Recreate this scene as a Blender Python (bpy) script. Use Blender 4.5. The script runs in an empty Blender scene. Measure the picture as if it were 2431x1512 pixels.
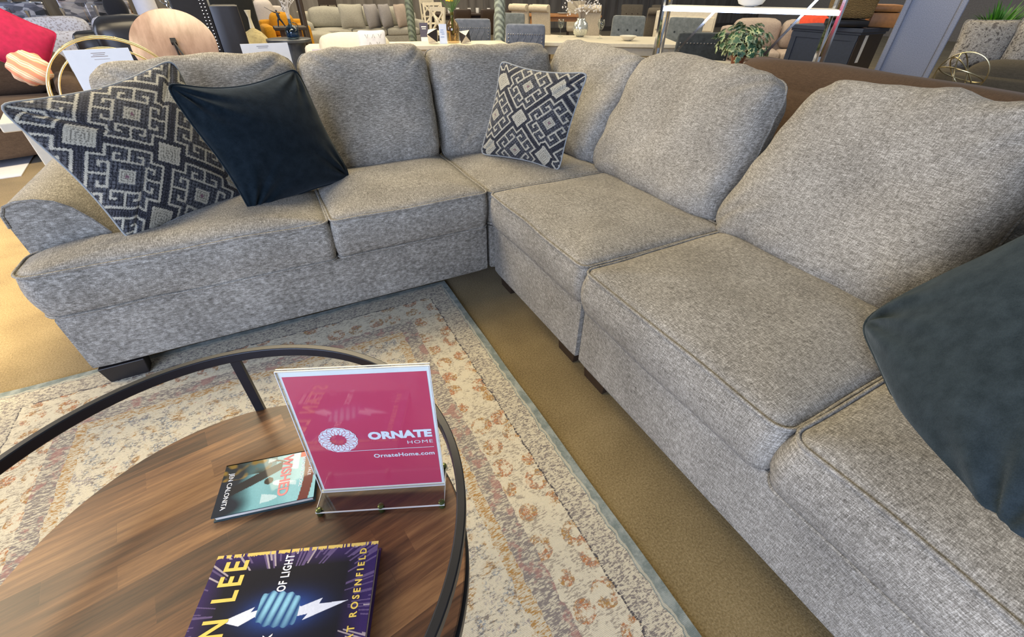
import bpy, bmesh, math, random
import numpy as np
from mathutils import Vector, Matrix, noise
PI = math.pi
scene = bpy.context.scene
COL = scene.collection

# ---------------------------------------------------------------- camera
cam_d = bpy.data.cameras.new('camera'); cam = bpy.data.objects.new('camera', cam_d); COL.objects.link(cam)
YAW, PIT, ROL, FPX = 0.4862, 0.6572, 0.0121, 1017.88
fw = Vector((math.sin(YAW)*math.cos(PIT), math.cos(YAW)*math.cos(PIT), -math.sin(PIT)))
rt = Vector((math.cos(YAW), -math.sin(YAW), 0)); up = rt.cross(fw)
rt, up = rt*math.cos(ROL)+up*math.sin(ROL), -rt*math.sin(ROL)+up*math.cos(ROL)
M = Matrix((rt, up, -fw)).transposed().to_4x4(); M.translation = Vector((-0.8097, -1.7772, 1.2677))
cam.matrix_world = M
cam_d.sensor_width = 36; cam_d.lens = FPX*36/2431; cam_d.clip_start = .02; cam_d.clip_end = 100
scene.camera = cam
# ---------------------------------------------------------------- world, lights, exposure
w = bpy.data.worlds.new('world'); scene.world = w; w.use_nodes = True
w.node_tree.nodes['Background'].inputs[0].default_value = (.74, .84, 1, 1)
w.node_tree.nodes['Background'].inputs[1].default_value = .25
def area(name, loc, to, sx, sy, power, col):
    l = bpy.data.lights.new(name, 'AREA'); l.shape = 'RECTANGLE'; l.size = sx; l.size_y = sy; l.energy = power; l.color = col
    o = bpy.data.objects.new(name, l); COL.objects.link(o); o.location = loc
    o.rotation_euler = (Vector(to)-Vector(loc)).to_track_quat('-Z', 'Y').to_euler()
    return o
WARM = (1, .83, .54); COOL = (.57, .69, 1)
area('ceiling_lamp_front', (-.4, 2.6, 3.9), (-.3, 1.4, 0), 3.2, 1.6, 235, WARM)
area('ceiling_lamp_left', (-4.6, 1.2, 3.6), (-4.2, 1.2, 0), 1.2, 3.0, 200, (1, .83, .56))
area('ceiling_lamp_middle', (2.5, 7.0, 3.9), (2.5, 7.0, 0), 6, 3, 260, WARM)
area('ceiling_lamp_back', (1.0, 11.0, 3.9), (1.0, 11.0, 0), 8, 2, 240, WARM)
area('ceiling_lamp_right', (6.5, 3.0, 3.9), (6.5, 3.0, 0), 2, 5, 150, WARM)
sl_ = bpy.data.lights.new('ceiling_spot', 'SPOT'); sl_.energy = 2300; sl_.color = (1, .82, .52); sl_.spot_size = math.radians(52); sl_.spot_blend = .6; sl_.shadow_soft_size = .12
so_ = bpy.data.objects.new('ceiling_spot', sl_); COL.objects.link(so_); so_.location = (-3.5, .9, 3.9)
area('window_light', (-4.6, -4.6, 1.9), (.8, -.6, .6), 5, 2.6, 520, COOL)
area('window_light_left', (-6.5, 5.5, 2.0), (-2.5, 6.5, .6), 3, 2.4, 120, (.7, .78, 1))
scene.view_settings.view_transform = 'Standard'; scene.view_settings.look = 'None'
scene.view_settings.exposure = 0.2; scene.view_settings.gamma = 1
scene.view_settings.use_curve_mapping = False
scene.cycles.max_bounces = 6; scene.cycles.diffuse_bounces = 3; scene.cycles.glossy_bounces = 3
scene.cycles.transmission_bounces = 6; scene.cycles.transparent_max_bounces = 8

# ---------------------------------------------------------------- helpers
def tag(o, label=None, cat=None, group=None, kind=None):
    if label: o['label'] = label
    if cat: o['category'] = cat
    if group: o['group'] = group
    if kind: o['kind'] = kind
    return o
def thing(name, label, cat, loc=(0, 0, 0), rz=0, group=None):
    o = bpy.data.objects.new(name, None); COL.objects.link(o); o.empty_display_size = .05
    o.location = loc; o.rotation_euler = (0, 0, rz)
    return tag(o, label, cat, group)
def copy_tree(o, parent=None):
    c = o.copy(); COL.objects.link(c)
    if parent is not None: c.parent = parent
    for ch in list(o.children): copy_tree(ch, c)
    return c
def mk(name, V, F, mat, parent=None, smooth=True, sharp=50, bevel=0, cols=None):
    me = bpy.data.meshes.new(name)
    me.from_pydata([tuple(map(float, v)) for v in V], [], [tuple(f) for f in F])
    mats = mat if isinstance(mat, (list, tuple)) else [mat]
    for m_ in mats: me.materials.append(m_)
    if smooth:
        me.polygons.foreach_set('use_smooth', [True]*len(me.polygons))
        if sharp and sharp < 180: me.set_sharp_from_angle(angle=math.radians(sharp))
    if cols is not None:
        a = me.color_attributes.new('Col', 'FLOAT_COLOR', 'POINT')
        a.data.foreach_set('color', np.asarray(cols, dtype=np.float32).ravel())
    me.update()
    o = bpy.data.objects.new(name, me); COL.objects.link(o)
    if parent is not None: o.parent = parent
    if bevel:
        b = o.modifiers.new('bevel', 'BEVEL'); b.width = bevel; b.segments = 2; b.limit_method = 'ANGLE'; b.angle_limit = math.radians(40)
    return o
class MB:
    def __init__(s): s.V = []; s.F = []; s.mi = []; s.cur = 0
    def add(s, V, F):
        n = len(s.V); s.V += [Vector(v) for v in V]; s.F += [tuple(i+n for i in f) for f in F]; s.mi += [s.cur]*len(F); return s
    def m(s, i): s.cur = i; return s
    def box(s, c, d, rz=0, M=None, taper=1):
        hx, hy, hz = d[0]/2, d[1]/2, d[2]/2
        V = []
        for z in (-1, 1):
            k = taper if z < 0 else 1
            for x, y in ((-1, -1), (1, -1), (1, 1), (-1, 1)): V.append(Vector((x*hx*k, y*hy*k, z*hz)))
        R = M if M is not None else Matrix.Rotation(rz, 3, 'Z')
        V = [R @ v + Vector(c) for v in V]
        return s.add(V, [(0, 3, 2, 1), (4, 5, 6, 7), (0, 1, 5, 4), (1, 2, 6, 5), (2, 3, 7, 6), (3, 0, 4, 7)])
    def bar(s, p, q, wx, wy, upv=(0, 0, 1)):
        p = Vector(p); q = Vector(q); d = (q-p).normalized(); u = Vector(upv)
        if abs(d.dot(u)) > .98: u = Vector((0, 1, 0))
        a = d.cross(u).normalized(); b = a.cross(d).normalized()
        V = [p+a*x*wx/2+b*y*wy/2 for x, y in ((-1, -1), (1, -1), (1, 1), (-1, 1))]+[q+a*x*wx/2+b*y*wy/2 for x, y in ((-1, -1), (1, -1), (1, 1), (-1, 1))]
        return s.add(V, [(0, 1, 2, 3), (7, 6, 5, 4), (0, 4, 5, 1), (1, 5, 6, 2), (2, 6, 7, 3), (3, 7, 4, 0)])
    def tube(s, P, r, n=8, closed=False):
        P = [Vector(p) for p in P]; N = len(P); V = []; F = []
        prev = None
        for i, p in enumerate(P):
            a = P[(i-1) % N] if (closed or i > 0) else P[i]; b = P[(i+1) % N] if (closed or i < N-1) else P[i]
            t = (b-a).normalized()
            if prev is None:
                u = Vector((0, 0, 1)) if abs(t.z) < .9 else Vector((1, 0, 0))
                x = t.cross(u).normalized()
            else: x = (prev - t*prev.dot(t)).normalized()
            prev = x; y = t.cross(x)
            rr = r[i] if hasattr(r, '__len__') else r
            for k in range(n): V.append(p+(x*math.cos(2*PI*k/n)+y*math.sin(2*PI*k/n))*rr)
        for i in range(N if closed else N-1):
            for k in range(n):
                a = i*n+k; b = i*n+(k+1) % n; c = ((i+1) % N)*n+(k+1) % n; d = ((i+1) % N)*n+k
                F.append((a, b, c, d))
        if not closed: F += [tuple(range(n))[::-1], tuple((N-1)*n+k for k in range(n))]
        return s.add(V, F)
    def lathe(s, prof, c=(0, 0, 0), n=24, sx=1, sy=1, amp=None):
        V = []; F = []
        for j, (r, z) in enumerate(prof):
            for k in range(n):
                a = 2*PI*k/n; q = r*(1+(amp(a, z) if amp else 0))
                V.append(Vector((q*math.cos(a)*sx, q*math.sin(a)*sy, z))+Vector(c))
        for j in range(len(prof)-1):
            for k in range(n): F.append((j*n+k, j*n+(k+1) % n, (j+1)*n+(k+1) % n, (j+1)*n+k))
        F += [tuple(range(n))[::-1], tuple((len(prof)-1)*n+k for k in range(n))]
        return s.add(V, F)
    def sphere(s, c, r, n=10, sc=(1, 1, 1)):
        V = []; F = []; m_ = n
        for i in range(1, m_):
            t = PI*i/m_
            for k in range(n): V.append(Vector((r*sc[0]*math.sin(t)*math.cos(2*PI*k/n), r*sc[1]*math.sin(t)*math.sin(2*PI*k/n), r*sc[2]*math.cos(t)))+Vector(c))
        V += [Vector(c)+Vector((0, 0, r*sc[2])), Vector(c)-Vector((0, 0, r*sc[2]))]
        for i in range(m_-2):
            for k in range(n): F.append((i*n+k, (i+1)*n+k, (i+1)*n+(k+1) % n, i*n+(k+1) % n))
        T = len(V)-2
        for k in range(n): F += [(T, k, (k+1) % n), (T+1, (m_-2)*n+(k+1) % n, (m_-2)*n+k)]
        return s.add(V, F)
    def ext(s, poly, y0, y1, f=lambda a, b, t: (a, t, b)):
        """extrude a closed 2D polygon (a,b) between t=y0 and y1"""
        n = len(poly); V = [f(a, b, y0) for a, b in poly]+[f(a, b, y1) for a, b in poly]
        F = [tuple(range(n))[::-1], tuple(range(n, 2*n))]+[(i, (i+1) % n, n+(i+1) % n, n+i) for i in range(n)]
        return s.add(V, F)
    def rbox(s, x0, x1, y0, y1, z0, z1, r=.04, crown=0, n=8, wob=0, seed=0, M=None):
        """soft rounded upholstery block"""
        H = Vector(((x1-x0)/2, (y1-y0)/2, (z1-z0)/2)); c = Vector(((x0+x1)/2, (y0+y1)/2, (z0+z1)/2)); r = min(r, min(H)*.98)
        V = []; F = []
        for ax in range(3):
            for sg in (-1, 1):
                b = len(V)
                for i in range(n+1):
                    for j in range(n+1):
                        u = -1+2*i/n; v = -1+2*j/n
                        # denser near the edges
                        u = math.copysign(1-(1-abs(u))**1.6, u); v = math.copysign(1-(1-abs(v))**1.6, v)
                        p = [0, 0, 0]; p[ax] = sg; p[(ax+1) % 3] = u; p[(ax+2) % 3] = v
                        q = Vector((p[0]*H.x, p[1]*H.y, p[2]*H.z))
                        inn = Vector([max(-H[k]+r, min(H[k]-r, q[k])) for k in range(3)])
                        d = q-inn
                        if d.length > 1e-9: q = inn+d.normalized()*r
                        if crown:
                            q.z += crown*(1-(q.x/H.x)**2)*(1-(q.y/H.y)**2)*(1 if q.z > 0 else -.3)
                        q = q+c
                        if wob:
                            q += Vector((noise.noise(q*5+Vector((seed, 0, 0))), noise.noise(q*5+Vector((0, seed+9, 0))), noise.noise(q*5+Vector((0, 3, seed)))))*wob
                        if M is not None: q = M @ q
                        V.append(q)
                for i in range(n):
                    for j in range(n):
                        a = b+i*(n+1)+j; f = (a, a+1, a+n+2, a+n+1) if sg < 0 else (a, a+n+1, a+n+2, a+1)
                        F.append(f)
        return s.add(V, F)
    def build(s, name, mat, parent=None, smooth=True, bevel=0, sharp=50):
        o = mk(name, s.V, s.F, mat, parent, smooth, sharp, bevel)
        if any(s.mi): o.data.polygons.foreach_set('material_index', s.mi)
        return o
def struct(name, mb, mat, **k):
    o = mb.build(name, mat, None, **k); tag(o, kind='structure'); return o

# ---------------------------------------------------------------- materials
class NT:
    def __init__(s, name):
        s.m = bpy.data.materials.new(name); s.m.use_nodes = True; s.t = s.m.node_tree; s.N = s.t.nodes; s.L = s.t.links
        s.b = s.N['Principled BSDF']
    def n(s, typ, ins=None, **kw):
        x = s.N.new(typ)
        for k, v in kw.items(): setattr(x, k, v)
        for k, v in (ins or {}).items():
            if hasattr(v, 'outputs'): v = v.outputs[0]
            if isinstance(v, bpy.types.NodeSocket): s.L.new(v, x.inputs[k])
            else: x.inputs[k].default_value = v
        return x
    def math(s, op, a, b=0, c=0): return s.n('ShaderNodeMath', {0: a, 1: b, 2: c}, operation=op)
    def ramp(s, fac, stops, interp='LINEAR'):
        x = s.n('ShaderNodeValToRGB', {0: fac}); r = x.color_ramp; r.interpolation = interp
        while len(r.elements) > 1: r.elements.remove(r.elements[-1])
        r.elements[0].position = stops[0][0]; r.elements[0].color = (*stops[0][1], 1)
        for p, c in stops[1:]:
            e = r.elements.new(p); e.color = (*c, 1)
        return x
    def mix(s, f, a, b, mode='MIX'):
        x = s.n('ShaderNodeMix', data_type='RGBA', blend_type=mode)
        for i, v in ((0, f), (6, a), (7, b)):
            if hasattr(v, 'outputs'): v = v.outputs[2] if v.bl_idname == 'ShaderNodeMix' else v.outputs[0]
            if isinstance(v, bpy.types.NodeSocket): s.L.new(v, x.inputs[i])
            elif i == 0: x.inputs[0].default_value = v
            else: x.inputs[i].default_value = (*v, 1) if len(v) == 3 else v
        return x
    def coord(s, which='Object', scale=(1, 1, 1), rot=(0, 0, 0)):
        t = s.n('ShaderNodeTexCoord'); return s.n('ShaderNodeMapping', {0: t.outputs[which], 'Scale': scale, 'Rotation': rot})
    def noise(s, vec, scale, detail=2, rough=.5):
        return s.n('ShaderNodeTexNoise', {'Vector': vec, 'Scale': scale, 'Detail': detail, 'Roughness': rough})
    def set(s, **k):
        for a, v in k.items():
            key = {'base': 'Base Color', 'rough': 'Roughness', 'metal': 'Metallic', 'spec': 'Specular IOR Level', 'sheen': 'Sheen Weight', 'sheenr': 'Sheen Roughness', 'sheent': 'Sheen Tint', 'coat': 'Coat Weight', 'trans': 'Transmission Weight', 'ior': 'IOR', 'alpha': 'Alpha', 'normal': 'Normal'}[a]
            if hasattr(v, 'outputs'): v = v.outputs[2] if v.bl_idname == 'ShaderNodeMix' else v.outputs[0]
            if isinstance(v, bpy.types.NodeSocket): s.L.new(v, s.b.inputs[key])
            else:
                if a in ('base', 'sheent') and len(v) == 3: v = (*v, 1)
                s.b.inputs[key].default_value = v
        return s
    def bump(s, h, strength=.3, dist=.002):
        if h.bl_idname == 'ShaderNodeMix': h = h.outputs[2]
        b = s.n('ShaderNodeBump', {'Height': h, 'Strength': strength, 'Distance': dist}); s.L.new(b.outputs[0], s.b.inputs['Normal']); return s
def plain(name, col, rough=.5, metal=0, var=.12, scale=30, **k):
    t = NT(name); c = t.coord('Object')
    nz = t.noise(c, scale, 3)
    d = tuple(x*(1-var) for x in col); l = tuple(min(1, x*(1+var)) for x in col)
    t.set(base=t.ramp(nz, [(.3, d), (.7, l)]), rough=rough, metal=metal, **k)
    return t.m
def fabric(name, dark, mid, light, scale=1, bump=.5, sheen=.06, streak=1):
    t = NT(name)
    fine = t.noise(t.coord('Object', (420*scale,)*3), 1, 2, .6)
    st = t.noise(t.coord('Object', (55*scale, 55*scale, 520*scale)), 1, 3, .6)
    sp_ = t.n('ShaderNodeSeparateXYZ', {0: t.n('ShaderNodeTexCoord').outputs['Normal']}); nz_ = t.math('ABSOLUTE', sp_.outputs[2]); up_ = t.n('ShaderNodeMapRange', {'Value': nz_.outputs[0], 'From Min': .55, 'From Max': .85})
    st3 = t.noise(t.coord('Object', (420*scale, 70*scale, 60*scale), (0, 0, .05)), 1, 3, .6)
    st = t.n('ShaderNodeMix', {0: up_.outputs[0], 2: st.outputs[0], 3: st3.outputs[0]}, data_type='FLOAT')
    st2 = t.noise(t.coord('Object', (60*scale, 430*scale, 60*scale), (0, 0, .08)), 1, 3, .6)
    blot = t.noise(t.coord('Object', (60*scale, 60*scale, 60*scale)), 1, 3, .65)
    big = t.noise(t.coord('Object', (5, 5, 5)), 1, 2)
    a = t.math('MULTIPLY', fine, .30); b = t.math('MULTIPLY_ADD', st, .50*streak, a); b = t.math('MULTIPLY_ADD', st2, .28*streak, t.math('MULTIPLY_ADD', st, -.12*streak, b)); c = t.math('MULTIPLY_ADD', blot, .04+.46*(1-streak), b)
    d = t.math('MULTIPLY_ADD', big, .10, c)
    f = t.math('SUBTRACT', d, .05)
    t.set(base=t.ramp(f, [(.37, dark), (.5, mid), (.63, light)]), rough=.9, spec=.15, sheen=sheen, sheenr=.4)
    t.bump(f, bump, .0014)
    return t.m
M_ = {}
M_['sofa'] = fabric('grey_tweed', (.070, .063, .050), (.215, .197, .163), (.48, .45, .385), bump=.25)
def velvet(name, col, light, sc=1, sheen=.35):
    t = NT(name); nz = t.noise(t.coord('Object', (18*sc,)*3), 1, 4, .65); nf = t.noise(t.coord('Object', (500,)*3), 1, 1)
    f = t.math('MULTIPLY_ADD', nf, .3, t.math('MULTIPLY', nz, .7))
    t.set(base=t.ramp(f, [(.35, col), (.7, light)]), rough=1, spec=.03, sheen=sheen, sheenr=.5, sheent=tuple(min(1, x*5+.25) for x in light))
    t.bump(f, .45, .004); return t.m
M_['navy'] = velvet('navy_velvet', (.004, .008, .011), (.012, .019, .025), 1.6)
M_['slate'] = velvet('slate_velvet', (.013, .019, .021), (.030, .041, .046), 1.6)
M_['blackwood'] = plain('black_leg', (.012, .01, .01), .4)
M_['espresso'] = plain('espresso_wood', (.03, .018, .012), .35)
M_['blackmetal'] = plain('black_metal', (.012, .012, .014), .38, .2)
# ---------------------------------------------------------------- setting
def carpet():
    t = NT('tan_carpet'); f = t.noise(t.coord('Object', (170,)*3), 1, 3, .7); g = t.noise(t.coord('Object', (3.2, 3.2, 3.2)), 1, 3)
    h = t.math('MULTIPLY_ADD', g, .35, t.math('MULTIPLY', f, .65))
    t.set(base=t.ramp(h, [(.35, (.110, .076, .030)), (.5, (.190, .138, .060)), (.66, (.285, .215, .108))]), rough=.95, spec=.1, sheen=.15)
    t.bump(f, .5, .004); return t.m
struct('floor', MB().box((5, 4, -.05), (30, 22, .1)), carpet(), smooth=False)
def panelwall():
    t = NT('grey_panel_wall'); c = t.coord('Object', (1, 1, 1))
    wv = t.n('ShaderNodeTexBrick', {'Vector': t.n('ShaderNodeTexCoord').outputs['Generated'], 'Scale': 1.0})
    nz = t.noise(t.coord('Object', (6, 6, .8)), 1, 3)
    t.set(base=t.ramp(nz, [(.35, (.12, .105, .09)), (.65, (.21, .19, .165))]), rough=.7); return t.m
WALL = panelwall()
wb = MB().box((5, 14.1, 2), (30, .2, 4))
for i in range(60): wb.box((-9.7+i*.5, 13.985, 2), (.02, .03, 4))
struct('wall_back', wb, WALL, smooth=False)
struct('wall_left', MB().box((-7.1, 4, 2), (.2, 20, 4)), plain('cool_wall', (.32, .32, .36), .7), smooth=False)
struct('wall_right', MB().box((19.9, 4, 2), (.2, 20, 4)), plain('warm_wall', (.35, .31, .27), .7), smooth=False)
struct('baseboard_back', MB().box((5, 13.95, .07), (30, .05, .14)), plain('baseboard_dark', (.08, .07, .06), .6), smooth=False)
# square building column
cm = NT('painted_column'); cm.set(base=cm.ramp(cm.noise(cm.coord('Object', (200,)*3), 1, 2), [(.4, (.20, .205, .23)), (.6, (.27, .275, .30))]), rough=.6)
cb = MB()
cb.box((0, 0, 1.98), (.30, .30, 3.96)).box((-.165, 0, 1.98), (.04, .36, 3.96)).box((.165, 0, 1.98), (.04, .36, 3.96))
co = struct('trim_1', cb, cm.m, smooth=True, bevel=.008)
co.location = (3.98, .36, 0); co.rotation_euler = (0, 0, math.radians(-66))

# ---------------------------------------------------------------- rug
def rug():
    t = NT('vintage_rug')
    tc = t.n('ShaderNodeTexCoord'); sp = t.n('ShaderNodeSeparateXYZ', {0: tc.outputs['Object']})
    wob = t.noise(t.coord('Object', (30, 30, 30)), 1, 2); wv = t.math('MULTIPLY_ADD', wob, .022, -.011)
    ax = t.math('SUBTRACT', .917, t.math('ABSOLUTE', sp.outputs[0])); ay = t.math('SUBTRACT', 1.37, t.math('ABSOLUTE', sp.outputs[1]))
    d0 = t.math('MINIMUM', ax, ay); d = t.math('ADD', d0, wv)
    cream = (.65, .575, .41); cream2 = (.56, .50, .36); teal = (.14, .175, .16); taupe = (.30, .26, .24); rust = (.40, .14, .045); must = (.36, .19, .045); red = (.36, .06, .05); slate = (.22, .24, .25)
    fine = t.noise(t.coord('Object', (150, 150, 150)), 1, 3, .7); fx = t.noise(t.coord('Object', (70, 210, 70)), 1, 3, .7)
    med = t.noise(t.coord('Object', (26, 26, 26)), 1, 4, .7); med2 = t.noise(t.coord('Object', (17, 17, 17), (0, 0, 1)), 1, 4, .7)
    def thr(x, lo, hi): return t.n('ShaderNodeMapRange', {'Value': x.outputs[0] if hasattr(x, 'outputs') else x, 'From Min': lo, 'From Max': hi})
    def band(lo, hi):  # 1 inside
        return t.math('MULTIPLY', t.math('GREATER_THAN', d, lo), t.math('LESS_THAN', d, hi))
    base = t.mix(thr(fine, .35, .7), cream, cream2)
    # field: broken mottles
    f1 = t.math('MULTIPLY', thr(med, .50, .60), thr(fine, .44, .56)); c = t.mix(f1, base, slate)
    f2 = t.math('MULTIPLY', thr(med2, .54, .62), thr(fx, .44, .55)); c = t.mix(f2, c, must)
    f3 = t.math('MULTIPLY', t.math('MULTIPLY', thr(med, .36, .28), 1), thr(fx, .45, .55)); c = t.mix(f3, c, red)
    f4 = t.math('MULTIPLY', thr(med2, .42, .36), thr(fine, .45, .56)); c = t.mix(f4, c, taupe)
    dk = t.math('MULTIPLY', thr(fx, .53, .60), thr(med, .44, .52)); c = t.mix(t.math('MULTIPLY', dk, .8), c, (.13, .105, .085))
    field = c
    # border with flower rings
    vo = t.n('ShaderNodeTexVoronoi', {'Vector': t.coord('Object', (1, 1, 0)), 'Scale': 10.5, 'Randomness': .35})
    r1 = t.math('MULTIPLY', t.math('GREATER_THAN', vo.outputs['Distance'], .16), t.math('LESS_THAN', vo.outputs['Distance'], .40))
    r1 = t.math('MULTIPLY', r1, thr(fine, .40, .52))
    r1 = t.math('MULTIPLY', r1, thr(med, .42, .50))
    bcol = t.mix(thr(med2, .45, .55), rust, must)
    bord = t.mix(r1, base, bcol)
    sp1 = t.math('MULTIPLY', thr(fx, .50, .56), thr(med, .44, .5)); bord = t.mix(t.math('MULTIPLY', sp1, .75), bord, (.22, .18, .14))
    speck = t.mix(thr(fx, .42, .54), cream2, (.20, .17, .15)); speck = t.mix(t.math('MULTIPLY', thr(med2, .52, .6), .7), speck, (.34, .16, .13))
    c = t.mix(t.math('GREATER_THAN', d, .36), t.mix(thr(fx, .42, .55), must, cream2), field)
    c2 = t.mix(t.math('GREATER_THAN', d, .325), speck, c)
    c3 = t.mix(t.math('GREATER_THAN', d, .262), bord, c2)
    line = t.math('MULTIPLY', band(.117, .123), thr(fx, .42, .5)); 
    c4 = t.mix(t.math('GREATER_THAN', d, .12), t.mix(t.math('MULTIPLY', thr(fx, .45, .55), thr(fine, .38, .5)), cream2, (.17, .145, .13)), c3)
    c4 = t.mix(line, c4, (.05, .045, .05))
    l2 = t.math('MULTIPLY', band(.026, .033), 1); 
    c5 = t.mix(t.math('GREATER_THAN', d, .036), t.mix(thr(med, .42, .62), teal, (.27, .30, .27)), c4)
    c5 = t.mix(t.math('MULTIPLY', l2, .6), c5, cream2)
    # woven ribs
    rib = t.n('ShaderNodeTexWave', {'Vector': t.coord('Object', (1, 1, 1)), 'Scale': 95, 'Distortion': 1.2, 'Detail': 1}, bands_direction='Y')
    c6 = t.mix(t.math('MULTIPLY', rib, .22), c5, (.25, .21, .17))
    t.set(base=c6, rough=.95, spec=.1, sheen=.1)
    t.bump(t.math('ADD', rib, fine), .35, .003)
    return t.m
n = 60; V = []; F = []
rx0, rx1, ry0, ry1 = -.917, .917, -1.37, 1.37
for i in range(n+1):
    for j in range(n+1):
        x = rx0+(rx1-rx0)*i/n; y = ry0+(ry1-ry0)*j/n
        edge = .018*max(0, -x-.55)**1.5 if y > 1 else 0
        V.append((x+.004*noise.noise(Vector((x*3, y*3, 0))), y+edge+.004*noise.noise(Vector((x*4, 1, y*4))), .009+.0015*noise.noise(Vector((x*5, y*5, 2)))))
for i in range(n):
    for j in range(n): a = i*(n+1)+j; F.append((a, a+n+1, a+n+2, a+1))
k = len(V); ring = [i*(n+1) for i in range(n+1)]+[n*(n+1)+j for j in range(1, n+1)]+[i*(n+1)+n for i in range(n-1, -1, -1)]+[j for j in range(n-1, 0, -1)]
V += [(V[q][0], V[q][1], .001) for q in ring]
for a in range(len(ring)): b = (a+1) % len(ring); F.append((ring[a], k+a, k+b, ring[b]))
F.append(tuple(k+a for a in range(len(ring)))[::-1])
ro = mk('area_rug', V, F, rug(), None, smooth=True)
ro.location = (-1.137, -1.24, 0)
tag(ro, 'distressed cream, rust and teal bordered area rug under the round coffee table', 'rug')

# ---------------------------------------------------------------- upholstery generators
def round_poly(P, R, seg=6):
    out = []; n = len(P)
    for i in range(n):
        p = Vector(P[i]); a = Vector(P[i-1]); b = Vector(P[(i+1) % n]); r = R[i] if hasattr(R, '__len__') else R
        u = (a-p).normalized(); v = (b-p).normalized(); ang = math.acos(max(-1, min(1, u.dot(v)))); t = r/math.tan(ang/2)
        p0 = p+u*t; p1 = p+v*t; c = p+(u+v).normalized()*(r/math.sin(ang/2))
        a0 = math.atan2(p0.y-c.y, p0.x-c.x); a1 = math.atan2(p1.y-c.y, p1.x-c.x); da = (a1-a0+PI) % (2*PI)-PI
        for k in range(seg+1): q = a0+da*k/seg; out.append(Vector((c.x+r*math.cos(q), c.y+r*math.sin(q))))
    # densify
    res = []; n = len(out)
    for i in range(n):
        a = out[i]; b = out[(i+1) % n]; L = (b-a).length; m_ = max(1, int(L/.03))
        for k in range(m_): res.append(a+(b-a)*k/m_)
    return res
def cushion_box(name, poly, R, cen, z0, z1, crown=.03, bulge=.012, wob=.006, seed=0, parent=None, mat=None, piping=.005, pipe_bottom=True):
    O = round_poly(poly, R); n = len(O); cen = Vector(cen); H = (z1-z0)
    nrm = [((O[(i+1) % n]-O[i-1]).orthogonal()).normalized() for i in range(n)]
    for i in range(n):
        if nrm[i].dot(O[i]-cen) < 0 and True: nrm[i] = -nrm[i]
    def disp(p): return Vector((noise.noise(p*4.3+Vector((seed, 1, 2))), noise.noise(p*4.3+Vector((3, seed, 5))), noise.noise(p*4.3+Vector((7, 2, seed)))))*wob
    V = []; F = []; lv = 7; rows = []
    for l in range(lv+1):
        t = l/lv; z = z0+H*t; off = bulge*math.sin(PI*t)
        rows.append([len(V)+i for i in range(n)])
        for i in range(n): p = Vector((*(O[i]+nrm[i]*off), z)); V.append(p+disp(p))
    K = 12; top0 = rows[-1]
    for sgn, base in ((1, z1), (-1, z0)):
        prev = rows[-1] if sgn > 0 else rows[0]
        for k in range(1, K):
            t = k/K; s = 1-t; cur = [len(V)+i for i in range(n)]
            for i in range(n):
                q = cen+(O[i]-cen)*s; h = crown*(1-s**3.2)*(1 if sgn > 0 else .2)+(.006 if sgn > 0 else 0)*min(1, t*12)
                p = Vector((q.x, q.y, base+sgn*h)); V.append(p+disp(p)*(1 if sgn > 0 else .3))
            for i in range(n):
                j = (i+1) % n; F.append((prev[i], prev[j], cur[j], cur[i]) if sgn > 0 else (prev[i], cur[i], cur[j], prev[j]))
            prev = cur
        p = Vector((cen.x, cen.y, base+sgn*crown*(1 if sgn > 0 else .2)+(.006 if sgn > 0 else 0))); V.append(p+disp(p)); c = len(V)-1
        for i in range(n): j = (i+1) % n; F.append((prev[i], prev[j], c) if sgn > 0 else (prev[j], prev[i], c))
    for l in range(lv):
        for i in range(n): j = (i+1) % n; F.append((rows[l][i], rows[l][j], rows[l+1][j], rows[l+1][i]))
    mb = MB().add(V, F)
    if piping:
        mb.tube([V[i]+Vector((*(nrm[k]*.002), .001)) for k, i in enumerate(rows[-1])], piping, 6, True)
        if pipe_bottom: mb.tube([V[i]+Vector((*(nrm[k]*.002), 0)) for k, i in enumerate(rows[0])], piping, 6, True)
    return mb.build(name, mat, parent, sharp=75)
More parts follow.
